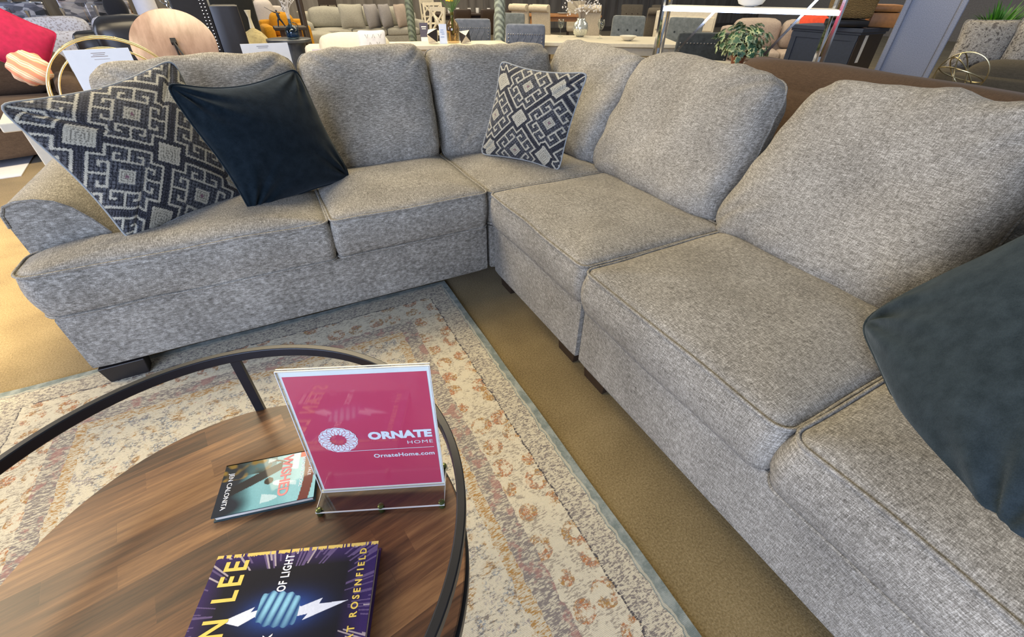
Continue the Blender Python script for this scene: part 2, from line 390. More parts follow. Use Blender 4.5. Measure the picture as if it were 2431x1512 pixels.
def pillow(name, C4, thick, mat, parent=None, n=26, k=(0, 0, 0, 0), p=9, a=4, b=.5, wob=.006, seed=0, folds=0, piping=.005, colfn=None, backn=None, edge_wob=.0, fat_bottom=0):
    """C4: BL, BR, TR, TL corners of the seam outline; front side faces (BR-BL)x(TL-BL)"""
    BL, BR, TR, TL = [Vector(c) for c in C4]
    ex = (BR-BL).normalized(); nv = ex.cross((TL-BL)).normalized()
    def base(u, v):
        U = u*(1+(k[0] if v < 0 else k[2])*0+k[3 if u < 0 else 1]*(1-v*v)); W = v*(1+k[0 if v < 0 else 2]*(1-u*u))
        s = U*.5+.5; t = W*.5+.5
        q = BL*(1-s)*(1-t)+BR*s*(1-t)+TR*s*t+TL*(1-s)*t
        return q
    def pt(x, y, side):
        m_ = max(abs(x), abs(y)); 
        if m_ > 1e-6: s = ((abs(x)/m_)**p+(abs(y)/m_)**p)**(1/p); u, v = x/s, y/s
        else: u = v = 0
        q = base(u, v)
        prof = max(0, (1-m_**a))**b if False else (max(0, 1-abs(x)**a)*max(0, 1-abs(y)**a))**b
        q = q+nv*side*thick/2*prof*(1+fat_bottom*(-y))
        nn = Vector((noise.noise(q*4+Vector((seed, 0, 0))), noise.noise(q*4+Vector((0, seed, 4))), noise.noise(q*4+Vector((9, 0, seed)))))
        q = q+nn*wob
        if edge_wob:
            e = m_**6; q = q+(TL-BL).normalized()*edge_wob*e*noise.noise(Vector((x*3.2+seed, y*3, seed)))+nv*edge_wob*e*noise.noise(Vector((x*4, y*4+seed, 3)))
        if folds:
            f = 0
            for cx, cy in ((-1, -1), (1, -1), (1, 1), (-1, 1)):
                d = math.hypot(x-cx, y-cy); an = math.atan2(y-cy, x-cx)
                f += math.exp(-(d/.55)**2)*math.sin(an*14+seed+cx*2)*min(1, d*4)
            for sgn2 in (-1, 1):
                f += .6*math.exp(-((abs(x)-1)/.28)**2)*math.sin(y*17+seed*2+sgn2)*.5*(1-m_**8)
            q = q+nv*side*folds*f*(1-m_**10)
        return q
    mb = MB(); cols = []
    for side, nn in ((1, n), (-1, backn or n)):
        V = []; F = []
        for i in range(nn+1):
            for j in range(nn+1):
                x = -1+2*i/nn; y = -1+2*j/nn
                x = math.sin(x*PI/2)*.5+x*.5; y = math.sin(y*PI/2)*.5+y*.5
                V.append(pt(x, y, side))
                if colfn: cols.append(colfn(x, y, side))
        for i in range(nn):
            for j in range(nn): q = i*(nn+1)+j; F.append((q, q+nn+1, q+nn+2, q+1) if side > 0 else (q, q+1, q+nn+2, q+nn+1))
        mb.add(V, F)
    if piping:
        P = []; N = 30
        for i in range(N): P.append((-1+2*i/N, -1))
        for i in range(N): P.append((1, -1+2*i/N))
        for i in range(N): P.append((1-2*i/N, 1))
        for i in range(N): P.append((-1, 1-2*i/N))
        q0 = len(mb.V); mb.tube([pt(x, y, 0) for x, y in P], piping, 6, True)
        if colfn: cols += [colfn(2, 2, 0)]*(len(mb.V)-q0)
    o = mk(name, mb.V, mb.F, mat, parent, True, 120, cols=cols if colfn else None)
    return o

# ---------------------------------------------------------------- the sectional
S = M_['sofa']
sofa = thing('sectional_sofa', 'L-shaped heather grey tweed sectional sofa wrapping around the coffee table', 'sofa', (0, 0, 0))
def foot(mb_pos, d, parent, mat):
    return MB().box(mb_pos, d, taper=.85).build('leg', mat, parent, smooth=False, bevel=.003)
# left two-seat section
f = MB()
f.rbox(-1.69, -.006, .012, 1.0, .082, .333, r=.018, n=10)
f.rbox(-1.69, -.006, .78, 1.02, .082, .74, r=.05, n=8)
left = f.build('sofa_section', S, sofa, sharp=70)
armpoly = [(-1.70, .34), (-1.705, .60), (-1.702, .645), (-1.685, .672), (-1.65, .684), (-1.60, .682), (-1.555, .668), (-1.52, .64), (-1.485, .59), (-1.455, .53), (-1.44, .49), (-1.43, .34)]
am = MB(); am.ext(armpoly, .205, 1.0)
am.tube([(x, .205, z) for x, z in armpoly[1:-2]], .005, 6)
am.build('arm', S, left, sharp=40)
def seat(parent, poly, R, cen, seed, z0=.34, z1=.507, **k): return cushion_box('seat_cushion', poly, R, cen, z0, z1, seed=seed, parent=parent, mat=S, **k)
seat(left, [(-1.70, -.005), (-.722, -.008), (-.722, .66), (-1.435, .66), (-1.435, .20), (-1.70, .20)], [.06, .03, .04, .03, .01, .05], (-1.10, .12), 3, crown=.035)
seat(left, [(-.712, -.008), (-.012, -.008), (-.012, .66), (-.712, .66)], [.03, .03, .04, .04], (-.36, .32), 8, crown=.03)
def backc(parent, C4, seed, thick=.24, **k):
    d = dict(k=(.0, .012, .02, .012), p=11, a=6, b=.36, wob=.012, folds=.007, edge_wob=.018, n=30); d.update(k)
    return pillow('back_cushion', C4, thick, S, parent, seed=seed, **d)
backc(left, [(-1.43, .615, .475), (-.70, .615, .475), (-.63, .875, 1.0), (-1.45, .875, .985)], 5)
backc(left, [(-.635, .615, .475), (-.02, .61, .475), (.02, .88, 1.01), (-.62, .88, 1.0)], 11)
foot((-1.60, .045, .041), (.15, .07, .082), left, M_['blackwood']); pass
foot((-1.60, .93, .041), (.15, .07, .082), left, M_['blackwood'])
# corner section
f = MB()
f.rbox(.004, 1.06, .012, 1.06, .082, .333, r=.018); f.rbox(.02, 1.06, .84, 1.06, .1, .74, r=.05); f.rbox(.84, 1.06, .02, .84, .1, .74, r=.05)
corner = f.build('sofa_section', S, sofa, sharp=70)
seat(corner, [(.006, .006), (.70, .006), (.70, .70), (.006, .70)], .035, (.35, .35), 21, z1=.497, crown=.02)
backc(corner, [(.0, .615, .475), (.74, .63, .475), (.80, .88, .99), (.035, .88, 1.0)], 14)
backc(corner, [(.72, .80, .475), (.705, .15, .475), (1.02, .16, .985), (1.0, .93, 1.0)], 31)
foot((.95, .95, .041), (.07, .07, .082), corner, M_['espresso'])
# armless chair section
f = MB(); f.rbox(.013, 1.06, -.765, -.014, .082, .362, r=.012); f.rbox(.86, 1.06, -.765, -.02, .1, .74, r=.05)
chair = f.build('sofa_section', S, sofa, sharp=70)
seat(chair, [(.0, -.768), (.70, -.768), (.70, -.008), (.0, -.008)], .035, (.35, -.38), 41, z0=.355, z1=.505, pipe_bottom=False)
backc(chair, [(.69, .135, .475), (.69, -.705, .465), (1.02, -.635, .985), (1.04, .185, 1.0)], 43, thick=.26)
foot((.07, -.085, .041), (.055, .12, .082), chair, M_['espresso']); foot((.07, -.66, .041), (.055, .13, .082), chair, M_['espresso'])
# right section
f = MB(); f.rbox(.014, 1.06, -2.6, -.782, .082, .352, r=.012, n=12); f.rbox(.86, 1.06, -2.6, -.79, .1, .76, r=.05)
right = f.build('sofa_section', S, sofa, sharp=70)
seat(right, [(-.008, -1.535), (.70, -1.535), (.70, -.782), (-.008, -.782)], .04, (.35, -1.16), 51, z0=.35, crown=.035, pipe_bottom=False, bulge=.02)
seat(right, [(-.012, -2.3), (.70, -2.3), (.70, -1.548), (-.012, -1.548)], .04, (.35, -1.92), 55, z0=.35, z1=.512, crown=.03, bulge=.02)
backc(right, [(.69, -.705, .47), (.68, -1.47, .46), (1.03, -1.44, 1.01), (1.03, -.745, 1.0)], 57, thick=.27)
backc(right, [(.70, -1.50, .50), (.70, -2.25, .49), (1.03, -2.2, 1.01), (1.03, -1.50, 1.0)], 61, thick=.27)
am = MB(); am.ext([(-y, z) for y, z in [(-2.62, .08), (-2.62, .62), (-2.6, .68), (-2.5, .68), (-2.4, .62), (-2.33, .5), (-2.32, .08)]], .2, 1.0, f=lambda a_, b_, t_: (t_, -a_, b_)); am.build('arm', S, right, sharp=40)
foot((.07, -.86, .041), (.055, .14, .082), right, M_['espresso']); foot((.07, -2.45, .041), (.055, .14, .082), right, M_['espresso'])
# ---------------------------------------------------------------- throw pillows
def vcol(name, rough=.9, sheen=.2, bumpsc=350, bstr=.4, coat=0):
    t = NT(name); a = t.n('ShaderNodeVertexColor', layer_name='Col'); nz = t.noise(t.coord('Object', (bumpsc,)*3), 1, 2, .6)
    t.set(base=t.mix(t.math('MULTIPLY', nz, .35), a.outputs[0], t.mix(1.0, a.outputs[0], (.35, .35, .35), 'MULTIPLY')), rough=rough, spec=.2, sheen=sheen, coat=coat)
    t.bump(nz, bstr, .002); return t.m
def make_tile():
    N = 160; s = 4  # 40 units
    T = np.zeros((N, N), int)  # 0 brick, 1 cream, 2 dark band brick
    yy, xx = np.mgrid[0:N, 0:N]/s
    fx = np.minimum(xx, 40-xx); fy = np.minimum(yy, 40-yy)
    T[(fx < 2.1) | (fy < 2.1)] = 2
    cheb = np.maximum(fx, fy)
    T[cheb < 8.6] = 2
    T[cheb < 6.0] = 1
    for q in (1.7, 3.1, 4.5): T[(cheb > q-.22) & (cheb < q+.22)] = 3
    T[(cheb < .6)] = 3
    # stepped outline
    inside = ((fx > 2.1) & (fy > 2.1) & ~((fx < 8.6) & (fy < 8.6)))
    inner = ((fx > 3.4) & (fy > 3.4) & ~((fx < 9.9) & (fy < 9.9)))
    T[inside & ~inner] = 1
    cx = np.abs(xx-20); cy = np.abs(yy-20); c2 = np.maximum(cx, cy)
    T[c2 < 4] = 1; T[(c2 > 2.4) & (c2 < 2.8)] = 3; T[c2 < .8] = 4; T[(c2 > 1.2) & (c2 < 1.6)] = 3
    def line(x0, y0, x1, y1, w=.58):
        x0, x1 = sorted((x0, x1)); y0, y1 = sorted((y0, y1))
        T[(xx > x0-w) & (xx < x1+w) & (yy > y0-w) & (yy < y1+w)] = 1
    def rot(k, x, y):
        for _ in range(k): x, y = 40-y, x
        return x, y
    for k in range(4):
        for a, b in [((20, 3), (20, 11.2)), ((13.2, 11.2), (26.8, 11.2)), ((13.2, 7.2), (13.2, 11.2)), ((26.8, 7.2), (26.8, 11.2)), ((13.2, 7.2), (15.6, 7.2)), ((24.4, 7.2), (26.8, 7.2))]:
            p = rot(k, *a); q = rot(k, *b); line(p[0], p[1], q[0], q[1])
    return T
TILE = make_tile()
def geo_cols(xs, ys, per, angle=44, off=(0, 0)):
    """xs, ys in metres on the pillow face -> colours"""
    a = math.radians(angle); U = (xs*math.cos(a)+ys*math.sin(a)+off[0])/per*40; Vv = (-xs*math.sin(a)+ys*math.cos(a)+off[1])/per*40
    r = np.random.RandomState(3)
    j = 0.22*np.sin(U*7.1+Vv*5.3)+.15*np.sin(U*13+1)
    u = np.mod(U+j, 40); v = np.mod(Vv+.22*np.sin(U*5.7-Vv*6.1), 40)
    t = TILE[(v*4).astype(int) % 160, (u*4).astype(int) % 160]
    col = np.zeros((len(xs), 4), np.float32); col[:, 3] = 1
    bu = np.mod(u, 2.1); bv = np.mod(v, 1.9); cell = np.floor(u/2.1)*7.3+np.floor(v/1.9)*3.7; rnd = np.mod(np.sin(cell)*43758.5, 1)
    gap = (bu < .5) | (bv < .5)
    grey = np.array([.072, .074, .080])*(0.7+.8*rnd[:, None]); dark = np.array([.012, .013, .017])
    col[:, :3] = np.where(gap[:, None], dark, grey)
    bu2 = np.mod(u, 1.5); bv2 = np.mod(v, 1.5); gap2 = (bu2 < .55) | (bv2 < .55)
    m = t == 2; col[m, :3] = np.where(gap2[:, None], dark, np.array([.055, .056, .066]))[m]
    st = .75+.35*np.mod(np.sin(U*31+Vv*57)*913.7, 1)
    cr = np.array([.44, .41, .32])*st[:, None]
    m = t == 1; col[m, :3] = cr[m]
    m = t == 3; col[m, :3] = (cr*.38)[m]
    m = t == 4; col[m, :3] = np.array([.16, .08, .10])
    return col
PAT = vcol('woven_pattern', .9, .1, 420, .6)
def patterned(name_label, C4, seed, per=.24, off=(0, 0), ang=44, n=230, **k):
    w_ = (Vector(C4[1])-Vector(C4[0])).length; h_ = (Vector(C4[3])-Vector(C4[0])).length
    rec = []
    def cf(x, y, side): rec.append((x*w_/2, y*h_/2, side)); return (0, 0, 0, 1)
    d = dict(k=(-.09, -.08, -.13, -.09), p=14, a=2.2, b=.62, wob=.006, folds=.003, piping=.0045, backn=30); d.update(k)
    o = pillow('throw_pillow', C4, .17, PAT, None, n=n, seed=seed, colfn=cf, **d)
    nv_ = len(o.data.vertices); A = np.array([r_ for r_ in rec if r_[2] != 0] + [(0, 0, 0)]*(nv_-sum(1 for r_ in rec if r_[2] != 0))); c = geo_cols(A[:, 0], A[:, 1], per, ang, off)
    c[A[:, 2] == 0, :3] = (.30, .31, .30); c[A[:, 2] < 0, :3] = (.1, .11, .12)
    o.data.color_attributes['Col'].data.foreach_set('color', c.ravel())
    tag(o, name_label, 'pillow'); return o
patterned('large charcoal and cream geometric pillow leaning on the left sofa arm', [(-1.39, .10, .52), (-.975, .375, .53), (-1.09, .60, 1.035), (-1.565, .26, .965)], 4, off=(.02, .05), ang=52)
patterned('charcoal and cream geometric pillow sitting alone in the sofa corner', [(.175, .50, .525), (.452, .105, .505), (.595, .125, .955), (.325, .535, .97)], 9, off=(.03, .0), ang=46)
def velvet_pillow(label, C4, seed, mat, **k):
    d = dict(k=(-.06, -.04, -.20, -.06), p=13, a=2.1, b=.6, wob=.012, folds=.011, piping=.004); d.update(k)
    o = pillow('throw_pillow', C4, .19, mat, None, n=70, seed=seed, **d); tag(o, label, 'pillow'); return o
velvet_pillow('navy velvet square pillow overlapping the patterned pillow on the left seat', [(-.985, .175, .50), (-.54, .43, .53), (-.655, .575, .99), (-1.115, .28, 1.0)], 7, M_['navy'])
velvet_pillow('dark slate blue velvet pillow cut off at the right edge of the frame', [(.46, -1.39, .56), (.09, -1.86, .50), (.30, -2.15, .93), (.66, -1.62, 1.02)], 12, M_['slate'], folds=.016, b=.5, k=(.05, -.03, -.05, -.03), p=9)

# ---------------------------------------------------------------- coffee table
def woodtop():
    t = NT('walnut_strip_top'); c = t.coord('Object', (1, 1, 1), (0, 0, -.16))
    wn = t.n('ShaderNodeMapping', {0: c, 'Scale': (1, 1, 1)})
    br = t.n('ShaderNodeTexBrick', {'Vector': c, 'Color1': (0, 0, 0, 1), 'Color2': (1, 1, 1, 1), 'Mortar': (.4, .4, .4, 1), 'Scale': 1, 'Mortar Size': .0003, 'Brick Width': .37, 'Row Height': .046}, offset=.43, offset_frequency=2, squash=.7, squash_frequency=3)
    bw = t.n('ShaderNodeSeparateColor', {0: br.outputs[0]})
    g = t.n('ShaderNodeMapping', {0: c, 'Scale': (7, 95, 7)}); off = t.n('ShaderNodeVectorMath', {0: g, 1: br.outputs[0]}, operation='ADD')
    gr = t.noise(off, 1, 5, .65); g2 = t.noise(t.n('ShaderNodeMapping', {0: c, 'Scale': (2.2, 16, 3)}), 1, 3)
    f = t.math('MULTIPLY_ADD', bw.outputs[0], .26, t.math('MULTIPLY_ADD', gr, .62, t.math('MULTIPLY', g2, .24)))
    t.set(base=t.ramp(f, [(.30, (.018, .009, .005)), (.46, (.075, .034, .014)), (.60, (.155, .070, .027)), (.78, (.31, .155, .058))]), rough=.38, spec=.45)
    t.bump(gr, .08, .001); return t.m
BM = M_['blackmetal']
TC = Vector((-1.0718, -1.300, 0))
ct = thing('coffee_table', 'round coffee table with brown wood strip top and raised black metal ring', 'table', TC)
MB().lathe([(.02, .46), (.372, .46), (.379, .462), (.381, .482), (.379, .4835), (.02, .4837)], n=96).build('tabletop', woodtop(), ct, sharp=30)
def flatring(R, z, wx, hz, N=128):
    mb = MB(); V = []; F = []
    for i in range(N):
        a = 2*PI*i/N
        for dr, dz in ((-wx/2, -hz/2), (wx/2, -hz/2), (wx/2, hz/2), (-wx/2, hz/2)): V.append(((R+dr)*math.cos(a), (R+dr)*math.sin(a), z+dz))
    for i in range(N):
        j = (i+1) % N
        for k in range(4): F.append((i*4+k, j*4+k, j*4+(k+1) % 4, i*4+(k+1) % 4))
    return mb.add(V, F)
flatring(.384, .648, .014, .022).build('top_ring', BM, ct, bevel=.002, sharp=40)
flatring(.3805, .452, .010, .030).build('table_rim', BM, ct, bevel=.002, sharp=40)
for a in (82, 196, 286):
    x, y = .384*math.cos(math.radians(a)), .384*math.sin(math.radians(a))
    MB().box((x, y, .33), (.012, .018, .63), rz=math.radians(a)).build('leg', BM, ct, smooth=False)

# ---------------------------------------------------------------- lettering
def text_bm(s, size, mat, parent, name='lettering', x=0, y=0, z=0, align='LEFT', sx=1, bold=0, track=1, rot=(0, 0, 0), thick=.0002):
    cu = bpy.data.curves.new('txt', 'FONT'); cu.body = s; cu.size = size; cu.align_x = align; cu.offset = bold; cu.extrude = thick; cu.space_character = track; cu.resolution_u = 3
    o = bpy.data.objects.new('txt', cu); COL.objects.link(o)
    dg = bpy.context.evaluated_depsgraph_get(); dg.update()
    me = bpy.data.meshes.new_from_object(o.evaluated_get(dg)); bpy.data.objects.remove(o); 
    me.transform(Matrix.Translation((x, y, z)) @ Matrix.Rotation(rot[2], 4, 'Z') @ Matrix.Rotation(rot[0], 4, 'X') @ Matrix.Diagonal((sx, 1, 1, 1)))
    me.materials.clear(); me.materials.append(mat)
    q = bpy.data.objects.new(name, me); COL.objects.link(q); q.parent = parent; return q
BOLTP = [(-.006, .080), (.010, .036), (.003, .040), (.010, .010), (.008, -.020), (.004, -.034), (.013, -.064), (.005, -.060), (.006, -.104), (-.015, -.040), (-.007, -.046), (-.010, -.020), (-.010, .012), (-.004, .032), (-.014, .052)]
WHITE = plain('white_print', (.82, .82, .84), .5, var=.02); YEL = plain('yellow_print', (.80, .58, .10), .4, var=.1)
PAPER = plain('white_paper', (.78, .77, .74), .6, var=.03); 
CRIM = NT('crimson_print'); CRIM.set(base=(.62, .055, .12), rough=.35, spec=.5, coat=.7); CRIM.b.inputs['Coat Roughness'].default_value = .04; CRIM = CRIM.m
def acrylic(name='clear_acrylic'):
    m = bpy.data.materials.new(name); m.use_nodes = True; t = m.node_tree; t.nodes.clear()
    o = t.nodes.new('ShaderNodeOutputMaterial'); mx = t.nodes.new('ShaderNodeMixShader'); tr = t.nodes.new('ShaderNodeBsdfTransparent'); gl = t.nodes.new('ShaderNodeBsdfGlossy'); lw = t.nodes.new('ShaderNodeLayerWeight'); pw = t.nodes.new('ShaderNodeMath'); pw.operation = 'POWER'; pw.inputs[1].default_value = 4; fr = t.nodes.new('ShaderNodeMath'); fr.operation = 'MULTIPLY_ADD'; fr.inputs[1].default_value = .9; fr.inputs[2].default_value = .045; lw.inputs[0].default_value = .5; t.links.new(lw.outputs['Facing'], pw.inputs[0]); t.links.new(pw.outputs[0], fr.inputs[0])
    tr.inputs[0].default_value = (.93, .95, .94, 1); gl.inputs['Roughness'].default_value = .03
    t.links.new(fr.outputs[0], mx.inputs[0]); t.links.new(tr.outputs[0], mx.inputs[1]); t.links.new(gl.outputs[0], mx.inputs[2]); t.links.new(mx.outputs[0], o.inputs[0]); return m
ACR = acrylic(); EDGE = plain('frosted_edge', (.62, .60, .55), .3, var=.03)
TZ = .4837
sg = thing('sign_holder', 'clear acrylic holder with a crimson printed sign on the coffee table', 'sign', (-.8118, -1.2575, TZ), math.radians(-23.2))
W2 = .1165; tl = math.radians(4)
def up_pt(x, h, y=0): return Vector((x, y*math.cos(tl)+h*math.sin(tl), h*math.cos(tl)-y*math.sin(tl)+.012))
RT = Matrix.Rotation(-tl, 3, 'X')
bp = MB().box((0, 0, .0105), (.236, .088, .003)); bp.build('base_plate', ACR, sg, smooth=False)
MB().box((0, -.0435, .0105), (.236, .0012, .0032)).box((-.118, 0, .0105), (.001, .088, .0032)).box((.118, 0, .0105), (.001, .088, .0032)).build('plate_edge', EDGE, sg, smooth=False)
H = .302
def slab(w, h, y, th, cz): return MB().box(up_pt(0, cz, y), (w, th, h), M=RT)
slab(.236, H, -.0022, .0016, H/2).build('front_panel', ACR, sg, smooth=False)
slab(.236, H, .0030, .0016, H/2).build('rear_panel', ACR, sg, smooth=False)
e = MB()
e.box(up_pt(-.1178, H/2, -.0022), (.0011, .0022, H), M=RT).box(up_pt(.1178, H/2, -.0022), (.0011, .0022, H), M=RT).box(up_pt(0, H+.0004, -.0022), (.236, .0022, .001), M=RT)
e.box(up_pt(0, .0, 0), (.236, .008, .002), M=RT).box(up_pt(0, H+.0004, .003), (.236, .0022, .001), M=RT)
e.build('panel_edge', EDGE, sg, smooth=False)
sh = slab(.232, .296, .0006, .0006, .150).build('paper_sheet', PAPER, sg, smooth=False)
slab(.2235, .284, .0001, .0004, .147).build('printed_field', CRIM, sg, smooth=False)
def sign_text(s, size, x, h, align='RIGHT', **k):
    p = up_pt(x, h, -.00045)
    return text_bm(s, size, WHITE, sg, x=p.x, y=p.y, z=p.z, align=align, rot=(PI/2-tl, 0, 0), **k)
sign_text('ORNATE', .0245, .1055, .1385, sx=1.10, bold=.0014, track=1.04); sign_text('HOME', .0115, .1065, .1215, sx=1.35, track=1.12)
sign_text('OrnateHome.com', .0135, .1065, .089, sx=1.05, bold=.0003, track=1.05)
MB().box(up_pt(.020, .110, -.0005), (.173, .0003, .0011), M=RT).build('printed_rule', WHITE, sg, smooth=False)
# flower ring logo: overlapping petal outlines
lg = MB(); LC = (-.057, .1405)
def lp(x, h): return up_pt(LC[0]+x, LC[1]+h, -.0006)
def ribbon(P, wd):
    V = []; F = []
    for i, p in enumerate(P):
        a = P[max(0, i-1)]; b = P[min(len(P)-1, i+1)]; d = Vector((b[0]-a[0], b[1]-a[1])).normalized(); nn = Vector((-d.y, d.x))*wd/2
        V += [lp(p[0]+nn.x, p[1]+nn.y), lp(p[0]-nn.x, p[1]-nn.y)]
    for i in range(len(P)-1): F.append((2*i, 2*i+1, 2*i+3, 2*i+2))
    lg.add(V, F)
Vr = []; NR = 128
for i in range(NR):
    a = 2*PI*i/NR; ro_ = .0305+.0012*abs(math.cos(a*8)); ri_ = .0125+.0012*abs(math.sin(a*8)); Vr += [lp(ro_*math.cos(a)*1.06, ro_*math.sin(a)), lp(ri_*math.cos(a)*1.06, ri_*math.sin(a))]
lg.add(Vr, [(2*i, (2*i+2) % (2*NR), (2*i+3) % (2*NR), 2*i+1) for i in range(NR)])
la = MB(); keep_ = lg
lg = la
for k in range(16):
    a0 = 2*PI*k/16
    for sgn in (-1, 1):
        P = []
        for i in range(11):
            t = i/10; r = .0118+.0190*t; a = a0+sgn*.36*math.sin(PI*t)*(1-.25*t); P.append((r*math.cos(a)*1.06, r*math.sin(a)))
        ribbon(P, .00085)
for v in la.V: v += RT @ Vector((0, -.00012, 0))
la_o = la.build('logo_lines', CRIM, sg, smooth=False); lg = keep_
lg.build('logo_flower', WHITE, sg, smooth=False)
BOLT = plain('green_gold_stud', (.09, .11, .035), .25, .6)
for x, y in ((-.113, -.039), (0, -.039), (.113, -.039), (.113, .039), (-.113, .039)):
    MB().lathe([(.0065, 0), (.0065, .009)], (x, y, 0), 12).lathe([(.0058, .0121), (.0058, .0145), (.004, .0158)], (x, y, 0), 14).build('foot_stud', BOLT, sg, sharp=40)

# ---------------------------------------------------------------- books
def book(name, label, o, ex, W, Hh, th, coverfn, nx, ny, page=True, covermat=None, edgecol=(.05, .02, .12)):
    ex = Vector(ex).normalized(); b = thing(name, label, 'book', o, math.atan2(ex.y, ex.x))
    MB().box((W/2, Hh/2, th/2), (W-.006, Hh-.008, th-.004)).build('page_block', plain('page_edges', (.55, .50, .42), .8), b, smooth=False)
    cm_ = plain('cover_board', edgecol, .35)
    MB().box((W/2, Hh/2, .001), (W, Hh, .002)).box((W/2, Hh/2, th-.0012), (W, Hh, .0018)).box((.001, Hh/2, th/2), (.002, Hh, th)).build('cover', cm_, b, smooth=False)
    V = []; F = []; C = []
    for i in range(nx+1):
        for j in range(ny+1):
            V.append((W*i/nx, Hh*j/ny, th)); C.append((*coverfn(i/nx, j/ny), 1))
    for i in range(nx):
        for j in range(ny): a = i*(ny+1)+j; F.append((a, a+ny+1, a+ny+2, a+1))
    mk('cover_print', V, F, covermat, b, False, cols=C); return b
def h2(x, y): return math.modf(abs(math.sin(x*127.1+y*311.7)*43758.545))[0]
def lerp(a, b, t): t = max(0, min(1, t)); return tuple(x+(y-x)*t for x, y in zip(a, b))
def bolt_edges():
    up_ = [(-.0, .0), ]
    return None
def in_poly(x, y, P):
    c = False; j = len(P)-1
    for i in range(len(P)):
        if (P[i][1] > y) != (P[j][1] > y) and x < (P[j][0]-P[i][0])*(y-P[i][1])/(P[j][1]-P[i][1])+P[i][0]: c = not c
        j = i
    return c
BW, BH = .168, .262
BOLTP_ = [(-.004, .113), (.012, .022), (.006, .030), (.016, .012), (.010, -.0), (.014, -.03), (-.004, -.036), (.006, -.062), (-.003, -.052), (.004, -.115), (-.013, -.045), (-.008, -.050), (-.012, -.02), (-.003, .0), (-.014, .035), (-.006, .028), (-.010, .060), (-.002, .05)]
def trick(u, v):
    x = u*BW; y = v*BH; cx, cy = BW-.093, .138; dx, dy = x-cx, y-cy
    r = math.hypot(dx*1.1, dy*.62); a = math.atan2(dy*.62, dx)
    navy = (.011, .010, .015); purp = (.042, .020, .115)
    edge = max(abs(v-.5)*2, 0); rr = max(abs(dx)/.09, abs(dy)/.132)
    c = lerp(navy, purp, (rr-.70)*3.6)
    if rr > .72:
        k = int((a+PI)*46); s = h2(k, 3)
        if s > .62 and h2(k, 9) < (rr-.6)*2.4: c = lerp(c, (.16, .11, .24) if not (x < .05 or s > .93) else (.50, .42, .44), .45+.5*s)
    if x > BW-.0062+.002*h2(int(y*900), 1) and h2(int(y*420), 5) > .18: c = (.85, .62, .16)
    if x < .04 and v > .8 and h2(int(y*700), 2) > .6: c = (.75, .65, .6)
    g = math.exp(-((dx/.022)**2+((dy+.006)/.048)**2)*1.1); c = lerp(c, (.03, .09, .38), g*1.25)
    if in_poly(dx, dy, BOLTP): c = (.85, .90, 1)
    fx = (dx-.004-dy*.15)/.024; fy = (dy)/.031; fq = fx**4+fy**4
    tip = .10*math.cos(dy/.0145*2*PI)
    if fq < .9+tip*2:
        fin = abs(math.sin((dy+dx*.28)*PI/.0135)); c = lerp((.015, .06, .22), (.32, .68, .85), fin**1.4*(1.15-.55*fq)*(.8+.3*math.sin(dx*90)))
    return c
PRINT = vcol('glossy_cover', .3, 0, 300, 0.0, .4)
ex = Vector((.042, .106, 0)).normalized(); ey = Vector((-ex.y, ex.x, 0))
topL = Vector((-1.089, -1.267, 0)); o = topL-ex*BW-ey*BH; o.z = TZ
bk = book('hardcover_book', 'purple and black hardcover with yellow lettering and a glowing lightning fist', o, ex, BW, BH, .028, trick, 330, 500, covermat=PRINT)
def btext(b, s, size, x, y, z, mat, **k): return text_bm(s, size, mat, b, x=x, y=y, z=z, **k)
btext(bk, 'STAN LEE', .050, BW-.011, .2085, .0283, YEL, align='RIGHT', sx=.70, bold=.0010, track=1.30)
btext(bk, 'A TRICK', .0185, BW-.122, .136, .0283, WHITE, align='RIGHT', sx=.72, bold=.0004, track=1.1)
btext(bk, 'OF LIGHT', .0185, BW-.009, .136, .0283, WHITE, align='RIGHT', sx=.62, bold=.0004, track=1.15)
btext(bk, 'KAT ROSENFIELD', .0150, BW-.010, .018, .0283, YEL, align='RIGHT', sx=.84, bold=.0004, track=1.55)
def wish(u, v):
    n1 = noise.noise(Vector((u*3, v*4, 1))); n2 = noise.noise(Vector((u*9, v*12, 4)))
    c = lerp((.08, .30, .34), (.26, .55, .60), v*1.3+n1*.5)
    if v < .42: c = lerp((.010, .016, .030), c, (v-.12)*3+n1*.8)
    if u < .35 and v < .5: c = lerp(c, (.42, .25, .03), max(0, n2*2.2)) ; 
    if u < .3 and v < .55: c = lerp(c, (.02, .03, .02), .5+n1)
    # dark silhouette figure reaching up
    d = abs((u-.45)-(v-.30)*-.7)
    if d < .10-.05*abs(v-.35) and .12 < v < .62: c = (.012, .012, .018)
    if math.hypot(u-.5, (v-.50)*1.5) < .07: c = (.015, .012, .012)
    if abs(u-.22-.12*math.sin(v*9)) < .018 and .45 < v < .70: c = (.10, .06, .05)
    w_ = noise.noise(Vector((u*6, v*3+2, 9)))
    if .45 < v < .8 and w_ > .22: c = lerp(c, (.65, .80, .82), .7)
    rb = .885+.035*math.sin(u*PI)
    if abs(v-rb) < .052: c = (.13, .015, .015)
    if u < .13 and v > .80: c = (.50, .03, .02)
    return c
exw = Vector((-.025, -.107, 0)).normalized(); eyw = Vector((-exw.y, exw.x, 0)); ow = Vector((-1.082, -1.069, TZ))
wk = book('paperback_book', 'small turquoise and dark illustrated book lying behind the crimson sign', ow, exw, .112, .176, .015, wish, 90, 140, covermat=PRINT, edgecol=(.02, .05, .06))
PINK = plain('pink_print', (.70, .20, .20), .4, var=.05)
btext(wk, 'WISHED', .026, .004, .109, .0152, PINK, sx=.95, bold=.0007, track=1.0); btext(wk, 'JEN CALONITA', .0125, .022, .012, .0152, WHITE, sx=.92, track=1.0)
